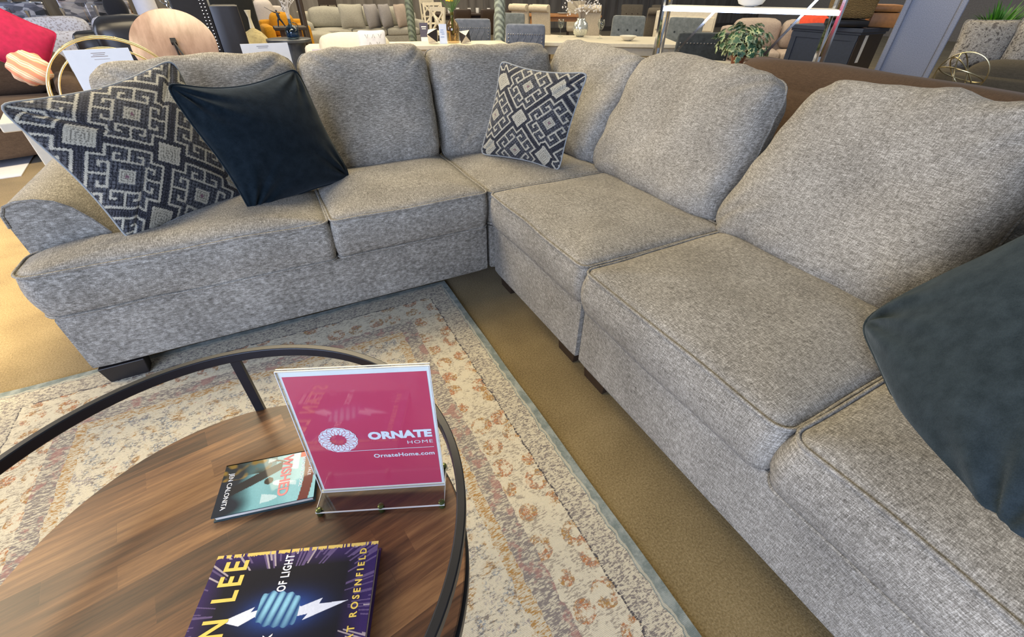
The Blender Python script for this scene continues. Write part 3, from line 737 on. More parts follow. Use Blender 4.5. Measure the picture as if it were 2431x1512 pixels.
btext(wk, 'FAIRY TALE', .0085, .016, .160, .0152, WHITE, sx=1, track=1.05); btext(wk, 'REFORM SCHOOL', .0085, .014, .146, .0152, WHITE, sx=1, track=1.0)
# ================================================================ the showroom behind
CR = plain('ivory_lacquer', (.66, .60, .46), .4, var=.05); DK = plain('dark_wood', (.035, .022, .015), .4); BRN = plain('brown_wood', (.10, .05, .025), .45); ORW = plain('honey_wood', (.36, .17, .06), .4)
BLK = plain('black_lacquer', (.010, .010, .013), .35); GOLD = plain('brushed_gold', (.60, .50, .28), .35, 1, var=.02); CHR = plain('chrome', (.80, .82, .86), .08, 1, var=.02)
WHT = plain('white_card', (.86, .85, .80), .6, var=.02); WC = plain('white_upholstery', (.72, .68, .57), .85, var=.04); GLS = None
def up_mat(n, c, v=.15): return fabric(n, tuple(x*.75 for x in c), c, tuple(min(1, x*1.25) for x in c), .6, .2, .05)
GBLUE = velvet('slate_blue_velvet', (.10, .12, .155), (.20, .22, .27), 1); GGRN = velvet('grey_velvet', (.13, .145, .14), (.25, .27, .26), 1); GDK = velvet('dark_grey_velvet', (.035, .042, .045), (.075, .085, .09), 1)
BEI = up_mat('beige_linen', (.50, .44, .34)); TAU = up_mat('taupe_tufted', (.115, .10, .08)); BSOFA = up_mat('brown_suede', (.075, .048, .030)); OLV = up_mat('olive_chenille', (.095, .080, .055)); GSEC = up_mat('grey_chenille', (.33, .32, .28)); MUS = up_mat('mustard_velvet', (.48, .23, .02)); RECL = up_mat('brown_leather', (.085, .058, .040)); TAUP = up_mat('taupe_linen', (.36, .30, .26))
NAIL = plain('silver_nail', (.75, .76, .8), .2, 1)
def clear(name, col=(.9, .93, .92)):
    m = acrylic(name); m.node_tree.nodes['Transparent BSDF'].inputs[0].default_value = (*col, 1); return m
# acrylic reflection weight without total internal reflection
for m in [ACR]:
    pass
GLASS = clear('clear_glass'); GLB = clear('blue_glass', (.50, .62, .72)); GLA = clear('amber_glass', (.90, .80, .62))

def upright_chair(name, label, mat, loc, rz, W=.48, H=.98, roll=False, tuft=None, nails=False, quilt=False, legm=DK, group=None, seat_h=.47):
    """front faces local -Y, back panel at +Y"""
    t = thing(name, label, 'chair', loc, rz, group)
    MB().rbox(-W/2, W/2, -.28, .20, seat_h-.11, seat_h, r=.035, crown=.015, n=5).build('seat', mat, t)
    b = MB(); lean = Matrix.Rotation(math.radians(-8), 4, 'X'); T = Matrix.Translation((0, .19, seat_h-.08)) @ lean
    b.rbox(-W/2, W/2, 0, .075, 0, H-seat_h+.06, r=.035, n=6, M=T)
    if roll: b.tube([T @ Vector((-W/2, .085, H-seat_h+.0)), T @ Vector((W/2, .085, H-seat_h+.0))], .06, 14)
    if quilt:
        for k in range(-5, 6):
            for sg_ in (-1, 1):
                P = []
                for i in range(13):
                    z = .05+i*.035; x = k*.075+sg_*(z-.05)*.55
                    if abs(x) < W/2-.04: P.append(T @ Vector((x, .0765, z)))
                if len(P) > 2: b.tube(P, .0022, 4)
    bk_ = b.build('backrest', mat, t)
    if tuft:
        tb = MB()
        for r_, nn in ((.40, 3), (.30, 2), (.20, 3)):
            for i in range(nn): tb.sphere(T @ Vector(((i-(nn-1)/2)*W*.27, -.002, r_)), .014, 6, (1, .5, 1))
        tb.build('tufting_buttons', tuft, bk_)
    if nails:
        nb = MB(); hh = H-seat_h-.03
        for i in range(15): nb.sphere(T @ Vector((-W/2+.035+i*(W-.07)/14, .077, hh)), .0075, 5)
        for i in range(1, 12):
            for sx_ in (-1, 1): nb.sphere(T @ Vector((sx_*(W/2-.035), .077, hh-i*.036)), .0075, 5)
        nb.build('nailhead_trim', NAIL, bk_)
    for sx_ in (-1, 1):
        MB().box((sx_*(W/2-.03), -.25, (seat_h-.1)/2), (.04, .04, seat_h-.1), taper=.6).build('leg', legm, t, smooth=False)
        MB().box((sx_*(W/2-.03), .19, (seat_h-.1)/2), (.04, .04, seat_h-.1), taper=.6).build('leg', legm, t, smooth=False)
    return t
def table(name, label, loc, rz, L, Wd, H, mat, top_mat=None, th=.04, cat='table', legw=.07, group=None):
    t = thing(name, label, cat, loc, rz, group)
    MB().box((0, 0, H-th/2), (L, Wd, th)).build('tabletop', top_mat or mat, t, smooth=False, bevel=.006)
    MB().box((0, 0, H-th-.045), (L-.16, Wd-.16, .09)).build('apron', mat, t, smooth=False)
    for x in (-1, 1):
        for y in (-1, 1): MB().box((x*(L/2-.09), y*(Wd/2-.09), (H-th)/2), (legw, legw, H-th), taper=.75).build('leg', mat, t, smooth=False, bevel=.004)
    return t
def settee(name, label, loc, rz, W, D, mat, seat_h=.44, arm_h=.62, back_h=.85, n=2, arms=(1, 1), cat='sofa', group=None, wob=.012, backn=None, loose=True):
    t = thing(name, label, cat, loc, rz, group); aw = .2
    MB().rbox(-W/2, W/2, -D/2, D/2, .06, seat_h-.14, r=.03).build('base', mat, t)
    x0 = -W/2+(aw if arms[0] else 0); x1 = W/2-(aw if arms[1] else 0)
    MB().rbox(-W/2+.02, W/2-.02, D/2-.26, D/2, .08, back_h-.10, r=.07, wob=wob*.5, seed=3).build('back_frame', mat, t)
    for i in range(n):
        a = x0+(x1-x0)*i/n; b = x0+(x1-x0)*(i+1)/n
        MB().rbox(a+.004, b-.004, -D/2-.02, D/2-.26, seat_h-.15, seat_h, r=.05, crown=.03, wob=.006, seed=i).build('seat_cushion', mat, t)
        MB().rbox(a+.006, b-.006, D/2-.40, D/2-.06, seat_h, back_h, r=.12, crown=.03, wob=wob, seed=i+7).build('back_cushion', mat, t)
    for s_, on in ((-1, arms[0]), (1, arms[1])):
        if on: MB().rbox(s_*W/2-(aw if s_ > 0 else 0), s_*W/2+(0 if s_ > 0 else aw), -D/2, D/2, .06, arm_h, r=.08, wob=.004).build('arm', mat, t)
    for x in (-1, 1):
        for y in (-1, 1): MB().box((x*(W/2-.08), y*(D/2-.08), .03), (.06, .06, .06)).build('leg', DK, t, smooth=False)
    return t
def loose(label, mat, c, w_, h_, th, rz=0, tilt=15, roll_=0, seed=1, name='accent_pillow', cat='pillow', group=None, **k):
    R = Matrix.Rotation(rz, 3, 'Z') @ Matrix.Rotation(math.radians(-tilt), 3, 'X') @ Matrix.Rotation(roll_, 3, 'Y'); c = Vector(c)
    C4 = [c+R @ Vector(v) for v in ((-w_/2, 0, -h_/2), (w_/2, 0, -h_/2), (w_/2, 0, h_/2), (-w_/2, 0, h_/2))]
    d = dict(k=(-.04,)*4, p=12, a=2.4, b=.55, wob=.008, folds=.004, n=18); d.update(k)
    o = pillow(name, C4, th, mat, None, seed=seed, **d); tag(o, label, cat, group); return o

# ---- directly behind the right side of the sectional
bs = settee('brown_sofa', 'dark brown suede sofa standing back to back with the right side of the grey sectional', (2.42, -.44, 0), math.radians(86), 2.35, .95, BSOFA, back_h=.90, n=1, wob=.025)
os_ = settee('olive_sofa', 'olive brown sofa with paisley pillows to the right of the grey column', (5.55, -.75, 0), math.radians(96), 2.7, .95, OLV, back_h=.78, arm_h=.70, n=2)
def paisley():
    t = NT('paisley_print'); v = t.n('ShaderNodeTexVoronoi', {'Vector': t.noise(t.coord('Object', (6, 6, 6)), 1, 2).outputs['Color'], 'Scale': 9})
    nz = t.noise(t.coord('Object', (34, 34, 34)), 1, 5, .8); f = t.math('MULTIPLY_ADD', v, .4, t.math('MULTIPLY', nz, .8))
    t.set(base=t.ramp(f, [(.46, (.10, .085, .07)), (.52, (.50, .45, .35)), (.57, (.16, .14, .12)), (.64, (.52, .47, .38)), (.72, (.14, .12, .10))]), rough=.85); return t.m
PAI = paisley()
loose('olive pillow with a paisley edge, the one nearest the grey column', PAI, (5.34, .42, .88), .42, .40, .2, rz=math.radians(-50), tilt=12, seed=2, group=None)
loose('large cream and brown paisley pillow at the right edge of the frame', PAI, (5.50, .02, .90), .52, .44, .2, rz=math.radians(-66), tilt=20, seed=5)
loose('smaller brown pillow lying in front of the large paisley pillow', OLV, (5.42, -.28, .80), .40, .26, .16, rz=math.radians(-60), tilt=40, seed=8)
at = thing('accent_table', 'small dark table carrying the gold wire orb behind the brown sofa', 'table', (4.36, .10, 0))
MB().lathe([(.0, .54), (.24, .54), (.25, .55), (.25, .565), (0, .565)], n=32).build('tabletop', DK, at); MB().lathe([(.16, 0), (.03, .03), (.025, .54)], n=20).build('pedestal', DK, at)
ob = MB()
for k_, (ax_, ang, r_) in enumerate((((1, 0, .2), 70, .165), ((0, 1, .3), 80, .165), ((1, 1, 0), 50, .155), ((.3, 1, 0), 20, .16))):
    R = Matrix.Rotation(math.radians(ang), 3, Vector(ax_))
    ob.tube([R @ Vector((r_*math.cos(a), r_*math.sin(a), 0))+Vector((0, 0, .165)) for a in np.linspace(0, 2*PI, 40, endpoint=False)], .005, 6, True)
oo = ob.build('wire_orb', GOLD); oo.location = (4.36, .10, .566); tag(oo, 'open gold wire orb of crossing rings', 'ornament')
def leafy(name, label, loc, H0, nl, spread, length, col, col2, potm, pot_r=.1, pot_h=.16, shape='blade', seed=1, cat='plant'):
    rnd = random.Random(seed); t = thing(name, label, cat, loc)
    pm = MB().lathe([(pot_r*.7, 0), (pot_r*.95, pot_h*.8), (pot_r, pot_h*.82), (pot_r, pot_h), (pot_r*.9, pot_h), (pot_r*.85, pot_h*.9), (0, pot_h*.9)], n=24); pm.build('pot', potm, t, sharp=40)
    lf = MB()
    for i in range(nl):
        a = rnd.uniform(0, 2*PI); s_ = rnd.uniform(.4, 1)*spread; L = length*rnd.uniform(.7, 1.2)
        P = []
        for k in range(7):
            u = k/6; P.append(Vector((math.cos(a)*s_*u, math.sin(a)*s_*u, pot_h*.9+L*(u-.55*u*u*s_/max(spread, 1e-3)))))
        w0 = rnd.uniform(.008, .016); side = Vector((-math.sin(a), math.cos(a), 0)); V = []
        for k, p in enumerate(P): u = k/6; ww = w0*math.sin(PI*min(1, .15+u*.85))+.0008; V += [p-side*ww, p+side*ww]
        lf.m(rnd.random() < .4 and 1 or 0).add(V, [(2*k, 2*k+1, 2*k+3, 2*k+2) for k in range(6)])
    lf.build('foliage', [plain(name+'_green', col, .5, var=.3), plain(name+'_light', col2, .5, var=.3)], t, sharp=0); return t
leafy('grass_plant', 'bright green grassy plant in a planter beyond the olive sofa', (6.36, .75, 0), 0, 230, .34, .50, (.03, .13, .012), (.08, .26, .02), plain('stone_planter', (.45, .42, .36), .7), .15, .86, seed=4)

# ---- chrome shelf unit, ivy, chest
def ladder():
    t = thing('chrome_shelf_unit', 'mirror chrome etagere with crossed legs and a pale shelf behind the brown sofa', 'shelf', (0, 0, 0))
    A = Vector((2.35, 1.57, 0)); Cc = Vector((3.15, .56, 0)); dr = (Cc-A).normalized(); nn = Vector((-dr.y, dr.x, 0)); nn = nn if nn.x > 0 else -nn
    nn *= .40; B = A+nn; D_ = Cc+nn; Ht = 1.62
    for p, q in ((A, Vector((0, 0, Ht))), (B, Vector((0, 0, Ht))), (Cc, Vector((0, 0, Ht))), (D_, Vector((0, 0, Ht)))):
        MB().bar(p, p+q, .024, .024, (1, 0, 0)).build('leg', CHR, t, smooth=False)
    for z0, z1 in ((.55, 1.14),):
        for p, q in ((A, B), (Cc, D_), (B, A), (D_, Cc)):
            MB().bar(p+Vector((0, 0, z0)), q+Vector((0, 0, z1)), .018, .018).build('cross_brace', CHR, t, smooth=False)
    for z in (1.14, 1.58, .735):
        s_ = MB()
        for p, q in ((A, Cc), (B, D_), (A, B), (Cc, D_)): s_.bar(p+Vector((0, 0, z)), q+Vector((0, 0, z)), .02, .03)
        s_.build('shelf_frame', CHR, t, smooth=False)
        m = (A+D_)/2; MB().box((m.x, m.y, z+.014), ((Cc-A).length-.02, .38, .012), rz=math.atan2(dr.y, dr.x)).build('shelf_panel', WHT if z > 1 else CR, t, smooth=False)
    MB().bar(A+Vector((0, 0, .62)), A+dr*.42+Vector((0, 0, 1.14)), .018, .018).build('cross_brace', CHR, t, smooth=False)
    MB().bar(Cc+Vector((0, 0, 1.5)), Cc-dr*.62+Vector((0, 0, .55)), .018, .018).build('cross_brace', CHR, t, smooth=False)
    return A, dr, nn
LA, LD, LN = ladder()
p = LA+LD*.66+LN*.5; bw_ = MB().lathe([(.03, 0), (.09, .02), (.12, .07), (.115, .07), (.08, .03), (0, .015)], n=24).build('white_bowl', plain('white_ceramic', (.8, .8, .78), .25, var=.02)); bw_.location = (p.x, p.y, 1.161); tag(bw_, 'white bowl standing on the chrome shelf', 'bowl')
def ivy():
    t = thing('ivy_plant', 'variegated ivy in a small brown pot on the lower shelf of the chrome etagere', 'plant', (2.86, 1.10, .7565))
    MB().lathe([(.045, 0), (.06, .06), (.064, .062), (.066, .075), (.06, .075), (.055, .065), (0, .065)], n=24).build('pot', plain('brown_ceramic_pot', (.22, .07, .03), .3, var=.3), t, sharp=40)
    rnd = random.Random(11); g = MB()
    OUT = [(0, -.30), (.28, -.42), (.50, -.10), (.34, .06), (.46, .42), (.20, .36), (0, .95), (-.20, .36), (-.46, .42), (-.34, .06), (-.50, -.10), (-.28, -.42)]
    for i in range(170):
        a = rnd.uniform(0, 2*PI); el = rnd.uniform(-.45, 1.3); r_ = rnd.uniform(.09, .25)
        c = Vector((math.cos(a)*math.cos(el)*r_*1.0, math.sin(a)*math.cos(el)*r_*1.0, .135+math.sin(el)*r_*.72))
        nrm = (c-Vector((0, 0, .09))).normalized()+Vector((rnd.uniform(-.5, .5), rnd.uniform(-.5, .5), rnd.uniform(-.2, .5))); nrm.normalize()
        xa = nrm.orthogonal().normalized(); xa = Matrix.Rotation(rnd.uniform(0, 6.28), 3, nrm) @ xa; ya = nrm.cross(xa); s_ = rnd.uniform(.036, .070)
        V = [c+nrm*.006]+[c+(xa*x+ya*y)*s_*.72+nrm*.004 for x, y in OUT]+[c+(xa*x+ya*y)*s_-nrm*.008*abs(x)*2 for x, y in OUT]
        g.m(0).add(V[:13], [(0, 1+k, 1+(k+1) % 12) for k in range(12)]); g.m(1).add(V[1:], [(k, 12+k, 12+(k+1) % 12, (k+1) % 12) for k in range(12)])
        g.m(2).tube([Vector((0, 0, .06)), c*.55+Vector((0, 0, .04)), c], .0015, 4)
    g.build('foliage', [plain('ivy_green', (.035, .10, .045), .45, var=.4, scale=60), plain('ivy_cream_margin', (.36, .42, .22), .5), plain('ivy_stem', (.10, .12, .04), .6)], t, sharp=0)
ivy()
ch = thing('storage_chest', 'navy blue panelled chest with dark brown side and hanging tag', 'chest', (6.28, 2.36, 0), math.radians(-86))
NB = plain('navy_paint', (.028, .04, .07), .4); 
MB().box((0, 0, .43), (.86, .60, .86)).build('body', [NB], ch, smooth=False, bevel=.006)
MB().box((0, -.01, .885), (.94, .68, .045)).box((0, 0, .85), (.90, .64, .03)).build('top_board', NB, ch, smooth=False, bevel=.004)
fr = MB()
for x in (-.39, 0, .39): fr.box((x, -.306, .5), (.07, .014, .66))
for z in (.2, .34, .80): fr.box((0, -.308, z), (.86, .016, .06))
fr.build('front_panel', NB, ch, smooth=False); MB().box((.433, 0, .44), (.012, .60, .84)).build('side_panel', DK, ch, smooth=False); 
MB().box((.442, -.12, .68), (.004, .07, .30)).build('price_tag', WHT, ch, smooth=False)
BASK = NT('woven_seagrass'); wv = BASK.n('ShaderNodeTexWave', {'Vector': BASK.coord('Object', (1, 1, 1)), 'Scale': 28, 'Distortion': 6, 'Detail': 2}, bands_direction='Z'); BASK.set(base=BASK.ramp(wv, [(.2, (.13, .08, .03)), (.8, (.40, .28, .12))]), rough=.8); BASK.bump(wv, .8, .02)
bk2 = MB().rbox(-.24, .24, -.16, .16, 0, .30, r=.05, n=8, wob=.01).build('woven_basket', BASK.m); bk2.location = (6.05, 2.16, .998); bk2.rotation_euler = (0, 0, math.radians(-50)); tag(bk2, 'honey coloured woven basket on top of the navy chest', 'basket')
tr = MB().rbox(-.22, .22, -.18, .18, 0, .08, r=.02, n=4).build('black_tray', BLK); tr.location = (6.05, 2.16, .912); tr.rotation_euler = (0, 0, math.radians(-50)); tag(tr, 'black tray under the woven basket', 'tray')
lo = MB(); lo.rbox(-.17, .17, -.16, .16, 0, .16, r=.02, n=4).rbox(-.20, .12, -.16, .16, .16, .24, r=.02, n=4); lo = lo.build('wooden_block', ORW); lo.location = (6.50, 1.97, .908); lo.rotation_euler = (0, 0, math.radians(-50)); tag(lo, 'stacked rough brown wooden block at the right end of the navy chest', 'block')
settee('taupe_sofa', 'low taupe sofa seen behind the chrome shelf and navy chest', (7.5, 4.0, 0), math.radians(-45), 2.0, .95, TAUP, back_h=.86, n=2)
op = MB().rbox(-.28, .28, -.06, .06, 0, .46, r=.05, n=5).build('orange_pillow', plain('orange_cloth', (.75, .075, .03), .8)); op.location = (7.67, 3.51, .50); op.rotation_euler = (math.radians(-14), 0, math.radians(-45)); tag(op, 'bright orange-red pillow on the taupe sofa', 'pillow')
dr_ = thing('cream_dresser', 'cream dresser with slim drawer pulls beyond the chrome shelf', 'dresser', (6.9, 5.7, 0), math.radians(-50)); MB().box((0, 0, .48), (1.1, .45, .92)).build('body', CR, dr_, smooth=False, bevel=.005)
for z in (.25, .5, .75):
    for x in (-.27, .27): d_ = MB().box((x, -.232, z), (.50, .02, .21)).build('drawer', CR, dr_, smooth=False, bevel=.004); MB().box((x, -.252, z), (.2, .02, .012)).build('handle', BLK, d_, smooth=False)

# ---- white dining set
TX, TY, TR = 3.0, 3.55, math.radians(-30.5)
table('dining_table', 'ivory dining table set with glasses, silver vase and bowl', (TX, TY, 0), TR, 2.2, 1.0, .76, CR)
def T2(a, b, z=.761): return (TX+a*math.cos(TR)-b*math.sin(TR), TY+a*math.sin(TR)+b*math.cos(TR), z)
upright_chair('dining_chair', 'blue grey velvet chair seen from behind with diamond quilting and silver nailheads', GBLUE, (2.10, 3.47, 0), PI+math.radians(-30), W=.44, H=.985, quilt=True, nails=True)
upright_chair('dining_chair', 'blue grey velvet chair half hidden behind the carved grey post', GBLUE, (1.85, 4.50, 0), PI+math.radians(-20), W=.46, H=.99, quilt=True, nails=True)
upright_chair('dining_chair', 'grey tufted velvet chair on the far side of the ivory table, nearest the carved post', GGRN, (2.60, 5.00, 0), TR+math.radians(-8), H=1.0, tuft=GDK)
upright_chair('dining_chair', 'grey tufted velvet chair standing behind the white bowl', GGRN, (4.08, 4.05, 0), TR+math.radians(-12), H=.99, tuft=GDK)
upright_chair('dining_chair', 'grey tufted velvet chair behind the left legs of the chrome shelf', GGRN, (4.56, 3.46, 0), TR+math.radians(-22), H=.99, tuft=GDK)
upright_chair('dining_chair', 'dark charcoal velvet chair with nailheads left of the ivy', GDK, (3.60, 2.28, 0), TR+PI+math.radians(-2), W=.56, H=.95, nails=True)
def goblet(label, loc, h, r_):
    o = MB().lathe([(0, 0), (.034, .001), (.034, .004), (.005, .012), (.004, h*.42), (r_*.6, h*.52), (r_, h*.75), (r_*.86, h), (r_*.82, h), (r_*.94, h*.75), (r_*.5, h*.55), (0, h*.5)], n=20).build('wine_glass', GLASS, sharp=0); o.location = loc; tag(o, label, 'glass', None)
goblet('cut wine glass, left of the silver vase on the ivory table', T2(-.30, .25), .19, .042); goblet('plain wine glass, right of the silver vase on the ivory table', T2(.20, .08), .20, .045)
HAM = plain('hammered_glass', (.62, .63, .55), .15, .6, var=.35, scale=120)
vs = thing('flower_vase', 'round hammered silver vase of white blossom sprigs', 'vase', T2(-.04, .30)); MB().lathe([(.04, 0), (.085, .03), (.10, .09), (.085, .15), (.05, .18), (.055, .20), (.045, .20), (0, .17)], n=28, amp=lambda a, z: .03*math.sin(a*16)*math.sin(z*260)).build('vase_body', HAM, vs, sharp=0)
sp = MB(); rnd = random.Random(5)
for i in range(34):
    a = rnd.uniform(0, 6.28); s_ = rnd.uniform(.06, .26); hh = rnd.uniform(.08, .30)
    q = Vector((math.cos(a)*s_, math.sin(a)*s_, .19+hh)); sp.m(0).tube([Vector((0, 0, .12)), Vector((q.x*.4, q.y*.4, .19+hh*.6)), q], .0018, 4)
    for k in range(7): sp.m(1).sphere(q+Vector((rnd.uniform(-.03, .03), rnd.uniform(-.03, .03), rnd.uniform(-.04, .03))), rnd.uniform(.006, .011), 5)
sp.build('blossom_sprigs', [plain('twig', (.25, .2, .15), .6), plain('white_blossom', (.75, .72, .68), .5)], vs)
o = MB().lathe([(.03, 0), (.06, .01), (.105, .05), (.10, .052), (.055, .018), (0, .012)], n=28).build('serving_bowl', plain('ivory_ceramic', (.74, .70, .60), .25, var=.02), sharp=60); o.location = T2(.52, -.14); tag(o, 'wide ivory bowl on the ivory dining table', 'bowl')
o = MB().lathe([(0, 0), (.10, .002), (.14, .014), (.135, .016), (.095, .006), (0, .005)], n=28).build('dinner_plate', plain('ivory_plate', (.70, .66, .56), .25, var=.02), sharp=60); o.location = T2(.52, -.14, .7612); bpy.data.objects.remove(o)

# ---- carved posts, ivory console with ornaments
def carved(label, x, y, r_, z0, col, dense):
    PM = NT(label[:12].replace(' ', '_')); a_ = PM.n('ShaderNodeTexWave', {'Vector': PM.coord('Object', (1, 1, 1), (0, 0, 0)), 'Scale': 11, 'Distortion': 3}, bands_direction='DIAGONAL'); PM.set(base=PM.ramp(a_, [(.2, tuple(c*.45 for c in col)), (.7, col)]), rough=.55)
    V = []; F = []; N = 40; Z = 150; H_ = 2.9-z0
    for j in range(Z+1):
        for i in range(N):
            a = 2*PI*i/N; z = H_*j/Z; q = r_*(1+.07*abs(math.sin(a*3+z*dense))+.07*abs(math.sin(a*3-z*dense)))*(1-.10*z/H_)
            V.append((q*math.cos(a), q*math.sin(a), z0+z))
    for j in range(Z):
        for i in range(N): F.append((j*N+i, j*N+(i+1) % N, (j+1)*N+(i+1) % N, (j+1)*N+i))
    F += [tuple(range(N))[::-1], tuple(Z*N+i for i in range(N))]
    t = thing('carved_post', label, 'post', (x, y, 0)); mk('shaft', V, F, PM.m, t, sharp=0)
    MB().lathe([(r_*2.6, 0), (r_*2.6, .04), (r_*1.5, .07), (r_*1.2, z0+.01)], n=32).build('base', PM.m, t, sharp=40)
carved('sage green carved lattice post nearer the middle of the scene', 1.74, 3.42, .056, .1, (.30, .34, .27), 34)
carved('darker ribbed green post left of the cream cross-back chairs', 1.13, 4.78, .048, .1, (.16, .19, .13), 60)
table('console_table', 'ivory console table carrying the dark geometric ornaments and glass bottle', (1.10, 3.26, 0), math.radians(-14), 1.15, .42, .80, CR)
def gem(label, loc, r_, rz):
    V = [(0, 0, 1), (0, 0, -1)]+[(math.cos(a), math.sin(a), 0) for a in np.linspace(0, 2*PI, 5)[:4]]; mb = MB()
    V = [Vector(v)*r_ for v in V]; k = 0
    for s_ in (0, 1):
        for i in range(4): mb.m((i+s_) % 2).add([V[s_], V[2+i], V[2+(i+1) % 4]], [(0, 1, 2) if s_ == 0 else (0, 2, 1)])
    o = mb.build('geometric_ornament', [plain('dark_facet', (.02, .015, .013), .3), plain('bone_facet', (.60, .54, .44), .4)], smooth=False); o.location = (loc[0], loc[1], loc[2]+r_*.80); o.rotation_euler = (math.radians(38), math.radians(12), rz); tag(o, label, 'ornament')
gem('larger faceted dark and bone ornament left of the price card', (.89, 3.25, .80), .085, .5); gem('faceted dark and bone ornament right of the glass bottle', (1.20, 3.14, .80), .075, 1.3)
bt = thing('flower_bottle', 'amber tinted glass bottle of yellow daffodils on the ivory console', 'vase', (1.12, 3.27, .801)); MB().lathe([(.05, 0), (.065, .01), (.068, .13), (.055, .17), (.022, .21), (.02, .26), (.024, .265), (.018, .265), (.016, .21), (.05, .165), (.062, .12), (.058, .015), (0, .01)], n=24).build('bottle', GLA, bt, sharp=0)
fl = MB(); rnd = random.Random(8)
for i in range(16):
    a = rnd.uniform(0, 6.28); s_ = rnd.uniform(.03, .15); q = Vector((math.cos(a)*s_, math.sin(a)*s_, rnd.uniform(.34, .46))); fl.m(0).tube([Vector((0, 0, .08)), Vector((q.x*.12, q.y*.12, .27)), q], .0035, 5)
    if i < 9:
        for k in range(6): b_ = k*PI/3; fl.m(1).sphere(q+Vector((math.cos(b_)*.018, math.sin(b_)*.018, 0)), .014, 5, (1, 1, .5))
        fl.m(1).sphere(q+Vector((0, 0, .008)), .012, 5)
fl.build('daffodils', [plain('flower_stem', (.10, .19, .05), .5), plain('daffodil_yellow', (.80, .50, .03), .5)], bt)
def card(name, label, loc, rz, w_, h_, tilt=8, mat=WHT, marks=True, cat='sign', mm=None):
    t = thing(name, label, cat, loc, rz); R = Matrix.Rotation(math.radians(-tilt), 3, 'X'); MB().box(R @ Vector((0, 0, h_/2)), (w_, .003, h_), M=R).build('card', mat, t, smooth=False)
    MB().box((0, .03, .003), (w_*.9, .09, .005)).build('stand', GLASS, t, smooth=False)
    if marks:
        mk_ = MB()
        for (x, z, a_, b_) in marks: mk_.box(R @ Vector((x*w_, -.002, z*h_)), (a_*w_, .0006, b_*h_), M=R)
        mk_.build('print', mm or plain('grey_print', (.35, .34, .33), .6), t, smooth=False)
    return t
card('price_card', 'upright pale blue price card beside the glass bottle', (.98, 3.19, .801), math.radians(-20), .075, .17, 3, plain('pale_blue_card', (.55, .62, .78), .5, var=.03), [(-.1, .7, .4, .03), (-.1, .6, .5, .03), (0, .5, .4, .03), (-.1, .35, .5, .03)], mm=plain('blue_print', (.15, .25, .5), .6))
card('price_card', 'wide white price card standing behind the left back cushion', (-1.44, 1.17, .80), math.radians(8), .24, .225, 0, WHT, [(.0, .93, .22, .010), (.0, .90, .18, .010), (.0, .87, .26, .010), (.02, .82, .24, .006), (.12, .70, .07, .05), (.10, .56, .40, .10)], mm=plain('tan_print', (.30, .22, .16), .6))
card('price_card', 'low white price card standing behind the middle of the left sofa back', (-.72, 1.82, .7565), 0, .275, .215, 0, WHT, [(-.05, .93, .25, .02), (-.05, .89, .2, .015)])
card('price_card', 'small dark printed card beside the ribbed green post', (1.14, 4.30, .72), math.radians(-10), .10, .20, 3, plain('dark_card', (.10, .09, .13), .5), [(0, .8, .6, .06), (0, .7, .5, .04), (0, .15, .9, .25)], mm=WHT)
table('console_table', 'low ivory stand holding the dark printed card', (1.14, 4.32, 0), 0, .4, .3, .72, CR, legw=.04)

# ---- behind the left sofa
table('console_table', 'ivory console table holding the gold arches, behind the left end of the sectional', (-1.62, 1.46, 0), math.radians(12), .72, .50, .755, CR)
ga = thing('gold_arch_rack', 'nested brushed gold arch rack behind the left end of the sectional', 'rack', (-1.49, 1.50, .756), math.radians(10))
for y, r_ in ((-.055, .292), (.055, .292), (-.055, .25)):
    MB().tube([(r_*math.cos(a), y, .006+r_*math.sin(a)*.98) for a in np.linspace(0, PI, 40)], .0045, 8).build('arch', GOLD, ga)
for a in (75, 120, 30):
    MB().tube([(.292*math.cos(math.radians(a)), -.055, .287*math.sin(math.radians(a))+.006), (.292*math.cos(math.radians(a)), .055, .287*math.sin(math.radians(a))+.006)], .006, 8).build('crossbar', GOLD, ga)
MB().box((0, 0, .008), (.62, .13, .012)).build('base', GOLD, ga, smooth=False)
bx_ = MB().rbox(-.12, .12, -.09, .09, 0, .05, r=.006, n=3).build('cream_box', plain('cream_carton', (.62, .55, .44), .7)); bx_.location = (-1.72, 1.32, .756); bx_.rotation_euler = (0, 0, .2); tag(bx_, 'flat cream box in front of the gold arches', 'box')
WD = NT('pale_blush_wood'); g_ = WD.noise(WD.coord('Object', (26, 9, 5), (.0, .3, 0)), 1, 4, .65); WD.set(base=WD.ramp(g_, [(.35, (.22, .135, .095)), (.65, (.33, .22, .165))]), rough=.35, spec=.5)
dc = thing('round_tilted_disc', 'round blush wood disc tilted back, with a small black hub and two rods', 'table top', (-1.195, 1.80, 0))
Rd = Matrix.Rotation(math.radians(-38), 4, 'X') ; Rd = Matrix.Translation((0, 0, .977)) @ Rd
d_ = MB(); d_.lathe([(0, -.008), (.209, -.008), (.217, -.003), (.217, .006), (.211, .010), (0, .010)], n=72); d_.V = [Rd @ (Matrix.Rotation(PI/2, 4, 'X') @ v) for v in d_.V]; d_.build('disc', WD.m, dc, sharp=35)
h_ = MB(); h_.box((0, -.022, .01), (.028, .022, .028)); h_.V = [Rd @ v for v in h_.V]; h_.build('hub', BLK, dc, smooth=False)
for dx in (.02, .085):
    r_ = MB().tube([Rd @ Vector((0, -.03, 0)), Vector((dx, -.13, .80))], .0055, 6); r_.build('rod', BLK, dc)
MB().lathe([(.10, .0), (.02, .03), (.018, .82)], n=20).build('pedestal', BLK, dc, sharp=40)
settee('black_armchair', 'black upholstered armchair with a rounded back behind the gold arches', (-1.80, 4.28, 0), math.radians(8), .95, .85, BLK, back_h=1.0, arm_h=.66, n=1, cat='armchair')
